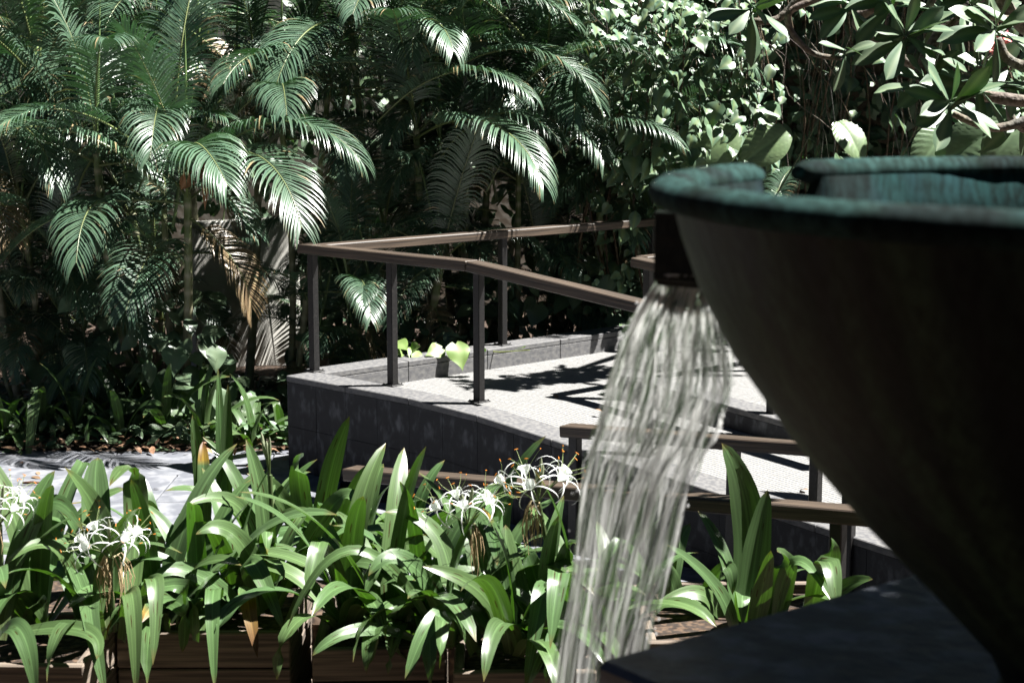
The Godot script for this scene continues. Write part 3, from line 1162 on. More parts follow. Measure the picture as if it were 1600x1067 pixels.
# ==================================================================== vines on the right
func vine_wall():
	var green := Color(0.10, 0.162, 0.095)
	var hearts := []
	for k in 14:
		hearts.append(blade(HEART if k % 3 else BROAD, 1.0, rf(0.1, 0.45), rf(0.1, 0.6), jit(green, 0.3), Color(0.14, 0.19, 0.08), 0.12))
	var cols := [[960, 14.9, 1.0], [1020, 14.7, 1.0], [1075, 14.6, 1.0], [1130, 14.7, 1.0], [1185, 14.8, 0.9], [1250, 15.2, 0.3], [1320, 15.3, 0.15], [1400, 15.1, 0.2], [1490, 14.6, 0.55], [1580, 14.4, 0.6], [930, 15.3, 0.7]]
	for c in cols:
		var px0: float = c[0]
		var d0: float = c[1]
		var top := at(px0, -60, d0)
		var foot := Vector3(top.x + rf(-0.2, 0.2), 0, top.z + 0.2)
		var v := thing("climbing_vine", foot, "heart leaved vine climbing among hanging roots on the dark wall", "vine", "climbing vines on the dark wall")
		for k in 3:
			var pts := []
			var rad := []
			var ox := rf(-0.18, 0.18)
			for i in 12:
				var t := i / 11.0
				pts.append(foot.lerp(top, t) + Vector3(ox + 0.09 * sin(t * 9.0 + k), 0, 0.1 * sin(t * 7.0 + k * 2.0)) - foot)
				rad.append(lerpf(0.014, 0.006, t))
			var m := MB.new()
			m.tube(pts, rad, 5, [jit(Color(0.16, 0.12, 0.08), 0.2)])
			put(m.mesh(), M.bark, "stem", v)
		var n := int(230 * c[2])
		for i in n:
			var py := rf(-50, 560)
			if py > 330 and rng.randf() < 0.45:
				continue
			var p := at(px0 + rf(-42, 42), py, d0 + rf(-0.75, 0.1))
			var size := lerpf(0.06, 0.18, pow(rng.randf(), 1.5)) * (1.25 if (py > 130 and py < 280) else 1.0)
			var dir := Vector3(rf(-0.8, 0.6), rf(-0.9, -0.15), rf(0.2, 1.0))
			var up := Vector3(rf(0.0, 1.0), rf(0.5, 1.1), rf(0.1, 0.8))
			put(hearts[rng.randi() % hearts.size()], M.leaf, "leaf", v, Transform3D(face_to(dir, up).scaled_local(Vector3.ONE * size), p - foot))
	# hanging aerial roots
	for g in [[1000, 1160, 10, "pale thin roots hanging over the vine wall above the landing"], [1160, 1300, 22, "tangle of thin brown roots hanging from the tree"], [1300, 1480, 14, "dark thin roots hanging in deep shade behind the frangipani"], [930, 1010, 8, "pale thin roots hanging beside the palm fronds"]]:
		var o := at((g[0] + g[1]) / 2.0, 300, 14.9)
		var h := thing("hanging_roots", o, g[3], "roots", "aerial roots hanging at the wall")
		for i in g[2]:
			var px := rf(g[0], g[1])
			var d := rf(14.3, 15.1)
			var a := at(px, rf(-60, 60), d)
			var b := at(px + rf(-25, 25), rf(200, 520), d + rf(-0.1, 0.1))
			if rng.randf() < 0.4:
				b = at(px + rf(-130, 130), rf(100, 330), d)
			var pts := []
			var rad := []
			var r := rf(0.002, 0.006)
			var w := rf(0.02, 0.09)
			for k in 9:
				var t := k / 8.0
				pts.append(a.lerp(b, t) + Vector3(w * sin(t * 8.0 + i), 0, w * cos(t * 6.0 + i)) - o)
				rad.append(r * lerpf(1.0, 0.6, t))
			var m := MB.new()
			m.tube(pts, rad, 5, [jit(Color(0.15, 0.13, 0.105), 0.4)])
			put(m.mesh(), M.bark, "root", h)
	# large leaves low on the wall
	var big := thing("large_leaf_climber", at(1150, 320, 14.2), "climber with two large pale ribbed leaves above the bowl rim", "climber")
	for l in [[1150, 205, 1075, 260, 0.52], [1230, 205, 1165, 245, 0.48], [1310, 190, 1345, 225, 0.4]]:
		var a := at(l[0], l[1], 14.1)
		var b := at(l[2], l[3], 13.9)
		big_leaf(big, a, (b - a), l[4], Color(0.13, 0.19, 0.09))
	var dark := thing("large_leaf_plant", at(1540, 330, 9.6), "broad dark glossy leaves above the right end of the bowl rim", "plant")
	for l in [[1470, 255, 1590, 175, 0.42, 9.6], [1600, 175, 1560, 250, 0.4, 9.5], [1480, 200, 1440, 260, 0.34, 9.8], [1620, 230, 1500, 250, 0.5, 9.9]]:
		var a := at(l[0], l[1], l[5])
		var b := at(l[2], l[3], l[5] - 0.2)
		big_leaf(dark, a, (b - a), l[4], Color(0.125, 0.185, 0.10))
	# young palm seen through the notch of the bowl rim
	var yp := thing("young_palm", at(1205, 345, 12.9), "young palm frond framed by the notch in the bowl rim", "palm")
	add_frond(yp, at(1205, 345, 12.9), deg_to_rad(60), 1, 0.42)
	add_frond(yp, at(1205, 345, 12.9), deg_to_rad(150), 2, 0.34)
	add_frond(yp, at(1205, 345, 12.9), deg_to_rad(-10), 2, 0.34)
	var gs := thing("grass_stem", at(1190, 345, 12.5), "single tall dark grass stem leaning past the bowl notch", "stem")
	var gm := MB.new()
	gm.tube([Vector3.ZERO, at(1240, 260, 12.5) - gs.position, at(1290, 168, 12.5) - gs.position], [0.007, 0.006, 0.002], 5, [Color(0.07, 0.09, 0.04)])
	put(gm.mesh(), M.leaf, "stem", gs)


func big_leaf(parent: Node3D, a: Vector3, dir: Vector3, size: float, col: Color):
	# broad leaf with raised ribs between the side veins
	var b := MB.new()
	var n := 25
	var half := 8
	for i in n:
		var t := float(i) / (n - 1)
		var x := t * size
		var wp := pow(sin(PI * clampf(0.10 + 0.90 * t, 0, 1)), 0.72) * 0.36 * size
		for k in range(-half, half + 1):
			var s := float(k) / half
			var rib := 0.010 * size * 3.0 * sin((t - absf(s) * 0.22) * 58.0) * absf(s)
			var c := jit(col, 0.05)
			if k == 0:
				c = col * 1.5
			elif sin((t - absf(s) * 0.22) * 58.0) > 0.86:
				c = col * 1.3
			b.vert(Vector3(x, -0.35 * size * t * t + 0.25 * wp * absf(s) - 0.22 * wp * s * s + rib * 0.35, s * wp), c)
	var w := half * 2 + 1
	for i in n - 1:
		for k in w - 1:
			b.quad(i * w + k, (i + 1) * w + k, (i + 1) * w + k + 1, i * w + k + 1)
	put(b.mesh(), M.gloss_leaf, "leaf", parent, Transform3D(face_to(dir, Vector3(0.3, 0.6, 0.9)), a - parent.position))


func leaf_cloud(parent: Node, called: String, n: int, place: Callable, prof: Array, size: Vector2, cols: Array, mat: Material) -> MultiMeshInstance3D:
	var mm := MultiMesh.new()
	mm.transform_format = MultiMesh.TRANSFORM_3D
	mm.use_colors = true
	mm.mesh = blade(prof, 1.0, 0.25, 0.3, Color(1, 1, 1), Color(1.2, 1.2, 1.2))
	mm.instance_count = n
	for i in n:
		var pd: Array = place.call()
		mm.set_instance_transform(i, Transform3D(face_to(pd[1], pd[2]).scaled_local(Vector3.ONE * rf(size.x, size.y)), pd[0]))
		mm.set_instance_color(i, jit(cols[rng.randi() % cols.size()], 0.2))
	var o := MultiMeshInstance3D.new()
	o.name = numbered(called) if parent == self else called
	o.multimesh = mm
	o.material_override = mat
	parent.add_child(o, true)
	o.set_meta("kind", "stuff")
	return o


func big_tree():
	# the tree whose hanging roots and vines cover the wall; its crown stands above the frame
	var g := Vector3(4.6, 0, -15.9)
	var t := thing("banyan_tree", g, "big tree with a dark trunk among hanging roots on the right", "tree")
	var m := MB.new()
	m.tube([Vector3(0, -0.1, 0), Vector3(-0.1, 1.2, 0.1), Vector3(-0.15, 2.6, 0.1), Vector3(-0.1, 4.4, 0.2), Vector3(0.2, 5.6, 0.3)], [0.5, 0.36, 0.32, 0.26, 0.14], 12, [Color(0.13, 0.11, 0.09), Color(0.12, 0.10, 0.085)])
	put(m.mesh(), M.bark, "trunk", t)
	for l in [[-1.2, 5.6, 0.4], [2.0, 6.0, 0.8], [-0.6, 6.6, -1.0], [0.8, 6.4, -1.4], [-0.8, 6.3, -0.6], [-0.9, 5.2, -0.6]]:
		var b := MB.new()
		var e := Vector3(l[0], l[1], l[2])
		var s := Vector3(-0.1, 3.8 + rf(0, 0.6), 0.15)
		b.tube([s, s.lerp(e, 0.4) + Vector3(0, 0.25, 0), s.lerp(e, 0.75) + Vector3(0, 0.2, 0), e], [0.15, 0.11, 0.07, 0.03], 8, [Color(0.12, 0.095, 0.07)])
		put(b.mesh(), M.bark, "limb", t)
	var reach := MB.new()
	reach.tube([Vector3(-0.1, 4.1, 0.15), Vector3(-0.9, 4.3, 1.2), Vector3(-1.7, 4.1, 2.4), Vector3(-2.3, 3.85, 3.2)], [0.09, 0.07, 0.045, 0.015], 8, [Color(0.12, 0.095, 0.07)])
	put(reach.mesh(), M.bark, "limb", t)
	# unseen clumps of leaves with gaps, placed to shade wall and landing
	var clumps := [[Vector3(-2.2, 3.95, 3.15), 0.3], [Vector3(-1.9, 4.0, 2.9), 0.3], [Vector3(-2.5, 4.15, 3.4), 0.25]]
	for k in 46:
		clumps.append([Vector3(rf(-2.2, 2.2), rf(4.3, 6.6), rf(-1.8, -0.3)), rf(0.35, 0.75)])
	for k in 12:
		clumps.append([Vector3(rf(-0.7, 1.7), rf(4.5, 5.8), rf(-0.1, 1.0)), rf(0.35, 0.6)])
	leaf_cloud(t, "crown", 11000, func():
		var c: Array = clumps[rng.randi() % clumps.size()]
		var d := Vector3(rf(-1, 1), rf(-1, 1), rf(-1, 1)).normalized() * pow(rng.randf(), 0.4)
		return [c[0] + Vector3(d.x, d.y * 0.6, d.z) * c[1], Vector3(rf(-1, 1), rf(-0.8, 0.2), rf(-1, 1)), Vector3(rf(-0.5, 0.5), 1, rf(-0.5, 0.5))],
		OVAL, Vector2(0.11, 0.2), [Color(0.085, 0.135, 0.07), Color(0.10, 0.15, 0.08)], M.leaf)
	# tree added unseen above the frame to keep bowl and pedestal in shade
	var sg := Vector3(4.4, 0, -2.2)
	var st := thing("added_shade_tree", sg, "unseen tree added above the bronze bowl to keep it in shade", "tree")
	var sm := MB.new()
	sm.tube([Vector3(0, -0.1, 0), Vector3(0.05, 1.6, 0), Vector3(-0.1, 3.2, -0.1), Vector3(-0.5, 4.3, -0.3)], [0.16, 0.13, 0.11, 0.08], 10, [Color(0.13, 0.105, 0.08)])
	put(sm.mesh(), M.bark, "trunk", st)
	for l in [[-1.7, 5.0, -0.8], [-1.3, 5.1, 0.1], [0.3, 5.3, -0.6], [-0.8, 5.5, -0.4]]:
		var b := MB.new()
		b.tube([Vector3(-0.45, 4.2, -0.28), Vector3(-0.45, 4.2, -0.28).lerp(Vector3(l[0], l[1], l[2]), 0.5) + Vector3(0, 0.12, 0), Vector3(l[0], l[1], l[2])], [0.06, 0.04, 0.015], 7, [Color(0.13, 0.105, 0.08)])
		put(b.mesh(), M.bark, "limb", st)
	leaf_cloud(st, "crown", 4600, func():
		var d := Vector3(rf(-1, 1), rf(-1, 1), rf(-1, 1)).normalized() * pow(rng.randf(), 0.4)
		return [Vector3(-0.78, 5.0, -0.8) + Vector3(d.x * 1.15, d.y * 0.4, d.z * 1.2), Vector3(rf(-1, 1), rf(-0.8, 0.2), rf(-1, 1)), Vector3(rf(-0.5, 0.5), 1, rf(-0.5, 0.5))],
		OVAL, Vector2(0.12, 0.2), [Color(0.085, 0.135, 0.07), Color(0.10, 0.15, 0.08)], M.leaf)
	# thick foliage on the wall between the vines
	var wfol := leaf_cloud(self, "wall_foliage", 3200, func():
		var x := rf(1.2, 6.5)
		return [Vector3(x, pow(rng.randf(), 0.9) * 4.4, -16.45 + (x - 0.9) * 0.22 + rf(-0.3, 0.3)), Vector3(rf(-1, 1), rf(-1, 0.2), rf(-0.2, 0.8)), Vector3(rf(-0.5, 0.5), rf(0.2, 1), rf(0.2, 1))],
		OVAL, Vector2(0.12, 0.24), [Color(0.08, 0.13, 0.075), Color(0.09, 0.14, 0.08)], M.leaf)
	tag(wfol, "thick dark green foliage on the wall behind the hanging roots", "foliage", "", "stuff")
	# dark undergrowth behind the palms, one mass
	var u := leaf_cloud(self, "undergrowth", 5200, func():
		var x := rf(-5.6, 6.2)
		var y := pow(rng.randf(), 1.3) * 4.6
		var z := -16.9 + rf(-0.5, 0.35)
		if x > 0.5:
			z = -16.7 + (x - 0.5) * 0.2 + rf(-0.3, 0.2)
		return [Vector3(x, y, z), Vector3(rf(-1, 1), rf(-1, 0.3), rf(-0.2, 1)), Vector3(rf(-0.5, 0.5), rf(0.2, 1), rf(0.2, 1))],
		OVAL, Vector2(0.12, 0.26), [Color(0.08, 0.13, 0.075), Color(0.09, 0.14, 0.08), Color(0.10, 0.15, 0.085)], M.leaf)
	tag(u, "dark leafy undergrowth filling the gaps behind the palms", "undergrowth", "", "stuff")


# ==================================================================== frangipani
func limb(parent: Node3D, pts: Array, r0: float, r1: float, called := "branch"):
	var m := MB.new()
	var p := []
	var rad := []
	var cols := []
	var n := pts.size()
	var steps := (n - 1) * 6
	for i in steps + 1:
		var x := float(i) / 6.0
		var k := mini(int(x), n - 2)
		var f := x - k
		p.append(pts[k].cubic_interpolate(pts[k + 1], pts[maxi(k - 1, 0)], pts[mini(k + 2, n - 1)], f) - parent.position)
		var t := float(i) / steps
		rad.append(lerpf(r0, r1, t) * (1.0 + 0.12 * sin(i * 2.1) * rng.randf()))
		cols.append(jit(Color(0.23, 0.205, 0.175), 0.2))
	m.tube(p, rad, 9, cols)
	return put(m.mesh(), M.bark, called, parent)


func frangipani():
	var d := 8.0
	var g := Vector3(3.9, 0, -8.2)
	var t := thing("frangipani_tree", g, "frangipani with bare curved branches, pale leaf rosettes and pink flowers", "tree")
	var fork := at(1800, 140, d)
	limb(t, [g, g + Vector3(0.05, 0.9, 0), fork + Vector3(0.1, -0.4, 0.0), fork], 0.11, 0.075, "trunk")
	var leaves := []
	for k in 6:
		leaves.append(blade(SPOON, 1.0, rf(0.05, 0.3), rf(0.15, 0.4), jit(Color(0.105, 0.16, 0.095), 0.15), Color(0.19, 0.25, 0.15), 0.05))
	var tips := [
		# branch points in pixels, then size of the rosette
		[[[1800, 140], [1690, 90], [1600, 40], [1560, -10]], 0.05, 0.03, [1545, -15], 0.26],
		[[[1700, 95], [1640, 110], [1580, 95], [1560, 60]], 0.035, 0.018, [1556, 55], 0.27],
		[[[1800, 140], [1650, 160], [1540, 150], [1530, 148]], 0.04, 0.018, [1527, 140], 0.30],
		[[[1600, -60], [1480, 40], [1440, 108], [1452, 140]], 0.034, 0.02, [1450, 140], 0.28],
		[[[1500, -90], [1400, -10], [1340, 30], [1370, 62], [1430, 105]], 0.03, 0.024, [1500, 40], 0.26],
		[[[1400, -120], [1300, -60], [1247, 0], [1215, 30], [1178, 33]], 0.022, 0.014, [1175, 22], 0.22],
		[[[1400, -120], [1310, -20], [1232, 22], [1262, 78], [1316, 92]], 0.018, 0.010, [1322, 88], 0.16],
		[[[1420, -100], [1360, -40], [1332, 10], [1330, 22]], 0.022, 0.014, [1328, 18], 0.24],
		[[[1560, -60], [1500, -20], [1490, 30]], 0.02, 0.014, [1492, 30], 0.27],
		[[[1800, 140], [1650, 200], [1585, 190], [1578, 130]], 0.03, 0.016, [1576, 118], 0.27],
		[[[1450, -60], [1420, -30], [1395, 10]], 0.02, 0.014, [1393, 14], 0.24],
		[[[1650, 170], [1560, 200], [1490, 178]], 0.024, 0.014, [1486, 172], 0.27],
		[[[1480, -40], [1440, 30], [1418, 62]], 0.018, 0.012, [1415, 66], 0.24],
		[[[1800, 160], [1680, 230], [1600, 190]], 0.026, 0.014, [1596, 182], 0.27],
		[[[1700, 0], [1600, 30], [1520, 20]], 0.024, 0.014, [1516, 14], 0.25],
	]
	for s in tips:
		var pts := []
		var dd := d + rf(-0.9, 0.6)
		for p in s[0]:
			pts.append(at(p[0], p[1], dd))
		limb(t, pts, s[1], s[2])
		var c := at(s[3][0], s[3][1], dd - 0.02)
		var a := rf(0, TAU)
		var n := rng.randi_range(9, 12)
		if s[4] < 0.2:
			n = 4
		for i in n:
			a += 2.39996
			var k := float(i) / n
			var dir := Vector3(cos(a), sin(a) * 0.75 + lerpf(-0.1, 0.45, k), rf(0.1, 0.7) + 0.3 * k)
			var size: float = s[4] * lerpf(1.0, 0.66, k) * rf(0.85, 1.15)
			put(leaves[rng.randi() % leaves.size()], M.leaf, "leaf", t, Transform3D(face_to(dir, Vector3(rf(0.3, 0.9), rf(0.7, 1.0), rf(0.3, 0.95))).scaled_local(Vector3.ONE * size), c + Vector3(0, 0.05 * k, 0) - g))
	# pink flowers
	for f in [[1553, 63], [1573, 60], [1565, 70], [1546, 74]]:
		var c := at(f[0], f[1], d - 0.25)
		var m := MB.new()
		for k in 5:
			var a := TAU * k / 5.0 + rf(0, 0.3)
			var r := 0.034
			var x := Vector3(cos(a), sin(a), 0)
			var y := Vector3(-sin(a), cos(a), 0)
			var zz := Vector3(0, 0, 0.012)
			var i0 := m.vert(Vector3.ZERO, Color(0.8, 0.45, 0.2))
			var i1 := m.vert(x * r * 0.6 + y * r * 0.42 + zz, Color(0.75, 0.18, 0.25))
			var i2 := m.vert(x * r * 1.15 + zz * 1.3, Color(0.78, 0.25, 0.32))
			var i3 := m.vert(x * r * 0.6 - y * r * 0.30 + zz, Color(0.72, 0.15, 0.22))
			m.quad(i0, i1, i2, i3)
		put(m.mesh(), M.petal, "flower", t, Transform3D(Basis(Vector3.RIGHT, rf(-0.8, 0.2)) * Basis(Vector3.UP, rf(-0.6, 0.6)), c - g))
		limb(t, [at(1535, 100, d - 0.2), at(f[0], f[1] + 3, d - 0.24)], 0.004, 0.003, "flower_stem")


# ==================================================================== lilies
# a strap leaf along a line of points; hint is where its upper face looks
func strap(pts: Array, width: float, hint: Vector3, col: Color, tip := 0.0, twist := 0.0) -> ArrayMesh:
	var b := MB.new()
	var n := pts.size()
	var wob := rf(0, TAU)
	var v0 := rf(0, 1)
	for i in n:
		var t := float(i) / (n - 1)
		var tg: Vector3 = (pts[mini(i + 1, n - 1)] - pts[maxi(i - 1, 0)]).normalized()
		var sd: Vector3 = tg.cross(hint)
		sd = sd.normalized() if sd.length() > 0.05 else Vector3.RIGHT
		sd = sd.rotated(tg, twist * t)
		var up := sd.cross(tg).normalized()
		var w := width * 0.5 * (0.55 + 0.45 * smoothstep(0.0, 0.35, t)) * pow(1.0 - pow(t, 3.2), 0.62)
		w *= 1.0 + 0.04 * sin(t * 14.0 + wob)
		for k in 5:
			var s := (k - 2) / 2.0
			var lift := 0.30 * absf(s) * w - 0.10 * w * s * s
			var c := col
			c = c.lerp(Color(0.24, 0.25, 0.13), 0.5 * (1.0 - smoothstep(0.0, 0.14, t)))
			if tip > 0.0 and t > 1.0 - tip:
				c = Color(0.45, 0.30, 0.06).lerp(Color(0.16, 0.07, 0.03), smoothstep(1.0 - tip, 1.0, t))
			elif t > 0.97:
				c = Color(0.22, 0.17, 0.07)
			b.vert(pts[i] + sd * s * w + up * lift, c, Vector2(k / 4.0, v0 + t * 0.6))
	for i in n - 1:
		for k in 4:
			b.quad(i * 5 + k, (i + 1) * 5 + k, (i + 1) * 5 + k + 1, i * 5 + k + 1)
	return b.mesh()


func bez(a: Vector3, m: Vector3, e: Vector3, n: int) -> Array:
	# passes through m at its middle
	var c := m * 2.0 - (a + e) * 0.5
	var o := []
	for i in n:
		var t := float(i) / (n - 1)
		o.append(a * (1 - t) * (1 - t) + c * 2.0 * t * (1 - t) + e * t * t)
	return o


var LILY := Color(0.135, 0.235, 0.098)


func lily_leaf(p: Node3D, base: Vector3, az: float, e0: float, bend: float, length: float, width: float, col: Color):
	var pts := []
	var q := base
	var n := 15
	var h := Vector3(cos(az), 0, -sin(az))
	var kink := rng.randf() < 0.18
	var kt := rf(0.5, 0.75)
	for i in n:
		var t := float(i) / (n - 1)
		pts.append(q - p.position)
		var e := deg_to_rad(e0 - bend * pow(t, 1.7))
		if kink and t > kt:
			e -= deg_to_rad(70.0)
		q += (h * cos(e) + Vector3.UP * sin(e)) * (length / (n - 1))
	var hint := (Vector3.UP * 0.75 - h * 0.45 + Vector3(rf(-0.3, 0.3), 0, rf(-0.1, 0.35))).normalized()
	put(strap(pts, width, hint, col, rf(0.04, 0.12) if rng.randf() < 0.035 else 0.0, rf(-0.5, 0.5)), M.strap, "leaf", p)


func lily(px: float, py: float, d: float, n: int, size: float, label: String, group := "", tone := 1.0) -> Node3D:
	var base := at(px, py, d)
	var p := thing("spider_lily", base, label, "lily", group)
	var a := rf(0, TAU)
	for i in n:
		var k := float(i) / n
		a += 2.39996 + rf(-0.2, 0.2)
		var e0 := lerpf(86, 40, k) + rf(-8, 8)
		var bend := lerpf(45, 135, pow(k, 0.8)) * rf(0.75, 1.25)
		var off := Vector3(cos(a), 0, -sin(a)) * 0.03 * (0.3 + k)
		lily_leaf(p, base + off, a, e0, bend, size * rf(0.72, 1.08), 0.092 * pow(size / 0.8, 0.6) * rf(0.85, 1.15), jit(LILY * tone, 0.18))
	return p


# hero leaves of a plant: [x0, y0, d0, xm, ym, dm, x1, y1, d1, width in pixels, tip]
func heroes(p: Node3D, rows: Array):
	for r in rows:
		var a := at(r[0], r[1], r[2])
		var m := at(r[3], r[4], r[5])
		var e := at(r[6], r[7], r[8])
		var pts := bez(a - p.position, m - p.position, e - p.position, 17)
		var tip: float = r[10] if r.size() > 10 else 0.0
		put(strap(pts, r[9] / F * r[5], Vector3(rf(-0.1, 0.2), 0.72, 0.68).normalized(), jit(LILY, 0.14), tip, rf(-0.25, 0.25)), M.strap, "leaf", p)


func flower_mesh(open: float) -> ArrayMesh:
	# white cup, six long drooping petals, stamens with orange anthers; faces along +y
	var b := MB.new()
	var white := Color(0.86, 0.88, 0.86)
	var cup := []
	for j in 4:
		var f := j / 3.0
		for k in 12:
			var a := TAU * k / 12.0
			var r := lerpf(0.004, 0.030 if k % 2 == 0 else 0.025, pow(f, 0.8)) * open
			cup.append(b.vert(Vector3(cos(a) * r, 0.034 * f, sin(a) * r), white))
	for j in 3:
		for k in 12:
			b.quad(j * 12 + k, (j + 1) * 12 + k, (j + 1) * 12 + (k + 1) % 12, j * 12 + (k + 1) % 12)
	for k in 6:
		var a := TAU * k / 6.0 + rf(-0.15, 0.15)
		var h := Vector3(cos(a), 0, sin(a))
		var q := h * 0.012 + Vector3(0, 0.012, 0)
		var e := deg_to_rad(rf(20, 50))
		var l := rf(0.125, 0.165)
		var first := b.v.size()
		var n := 9
		var sd := h.cross(Vector3.UP).normalized()
		for i in n:
			var t := float(i) / (n - 1)
			var w := 0.0023 * sin(PI * clampf(0.12 + 0.86 * t, 0, 1))
			b.vert(q - sd * w, white)
			b.vert(q + sd * w, white)
			q += (h * cos(e) + Vector3.UP * sin(e)) * (l / n)
			e -= deg_to_rad(rf(13, 20) * (1.4 - 0.5 * t))
		for i in n - 1:
			b.quad(first + i * 2, first + i * 2 + 2, first + i * 2 + 3, first + i * 2 + 1)
		# stamen
		var a2 := a + 0.5
		var h2 := Vector3(cos(a2), 0, sin(a2))
		var s0 := h2 * 0.026 * open + Vector3(0, 0.033, 0)
		if rng.randf() < 0.35:
			continue
		var s1 := s0 + h2 * 0.026 + Vector3(0, 0.028, 0)
		var s2 := s1 + h2 * rf(0.008, 0.024) + Vector3(0, rf(0.012, 0.032), 0)
		b.tube([s0, s1, s2], [0.0008, 0.0007, 0.0006], 4, [Color(0.45, 0.55, 0.25)])
		var side := h2.cross(Vector3.UP) * 0.007
		b.tube([s2 - side, s2, s2 + side], [0.0012, 0.0016, 0.0012], 4, [Color(0.62, 0.22, 0.03)])
	return b.mesh()


func umbel(p: Node3D, foot: Vector3, top: Vector3, n: int, size: float, buds: int, withered: int, called_label: String):
	var st := MB.new()
	var mid := foot.lerp(top, 0.5) + Vector3(rf(-0.015, 0.015), 0, 0)
	st.tube(bez(foot - p.position, mid - p.position, top - p.position, 10), [0.013, 0.013, 0.012, 0.012, 0.011, 0.011, 0.010, 0.010, 0.010, 0.011], 8, [Color(0.11, 0.17, 0.07), Color(0.14, 0.2, 0.09)])
	var stalk := put(st.mesh(), M.strap, "flower_stalk", p)
	stalk.set_meta("label", called_label)
	var a := rf(0, TAU)
	for i in n:
		a += TAU / n + rf(-0.2, 0.2)
		var out := rf(0.65, 1.0)
		var dir := Vector3(cos(a) * out, rf(0.45, 1.0), sin(a) * out * 0.8).normalized()
		var l := rf(0.095, 0.135) * size
		var e := top - p.position + dir * l
		var pd := MB.new()
		pd.tube([top - p.position, top - p.position + dir * l * 0.5 + Vector3(0, 0.008, 0), e], [0.0034, 0.003, 0.003], 5, [Color(0.16, 0.23, 0.09)])
		put(pd.mesh(), M.strap, "pedicel", stalk)
		var fb := face_to(dir.cross(Vector3(0.2, 0.3, 0.9)), (dir * 0.5 + Vector3(0, 0.75, 0.25)).normalized())
		put(flower_mesh(rf(0.6, 0.85)), M.petal, "flower", stalk, Transform3D(fb.scaled_local(Vector3.ONE * size), e))
	for i in buds:
		var dir := Vector3(rf(-0.25, 0.25), 1, rf(-0.2, 0.2)).normalized()
		var l := rf(0.12, 0.19) * size
		var q := top - p.position
		var bm := MB.new()
		bm.tube([q, q + dir * l * 0.45, q + dir * l * 0.7, q + dir * l * 0.9, q + dir * l], [0.003, 0.0035, 0.0075, 0.006, 0.001], 6, [Color(0.18, 0.26, 0.1), Color(0.2, 0.28, 0.11), Color(0.5, 0.58, 0.4), Color(0.55, 0.6, 0.45)])
		put(bm.mesh(), M.strap, "bud", stalk)
	for i in withered:
		var ang := rf(0, TAU)
		var q := top - p.position
		var h := Vector3(cos(ang), 0, sin(ang)) * rf(0.03, 0.07)
		var wm := MB.new()
		for k in 5:
			var o := Vector3(rf(-0.016, 0.016), 0, rf(-0.012, 0.012))
			var l := rf(0.05, 0.2)
			wm.tube([q, q + h * 0.7 + Vector3(0, 0.012, 0), q + h + Vector3(0, -0.03, 0) + o, q + h * 1.05 + o * 2.0 + Vector3(0, -0.03 - l * 0.5, 0), q + h + o + Vector3(rf(-0.006, 0.006), -0.03 - l, 0)], [0.002, 0.0016, 0.0016, 0.0020, 0.0005], 4, [Color(0.42, 0.38, 0.24), Color(0.44, 0.36, 0.22), Color(0.40, 0.30, 0.17)])
		put(wm.mesh(), M.dry, "withered_flower", stalk)


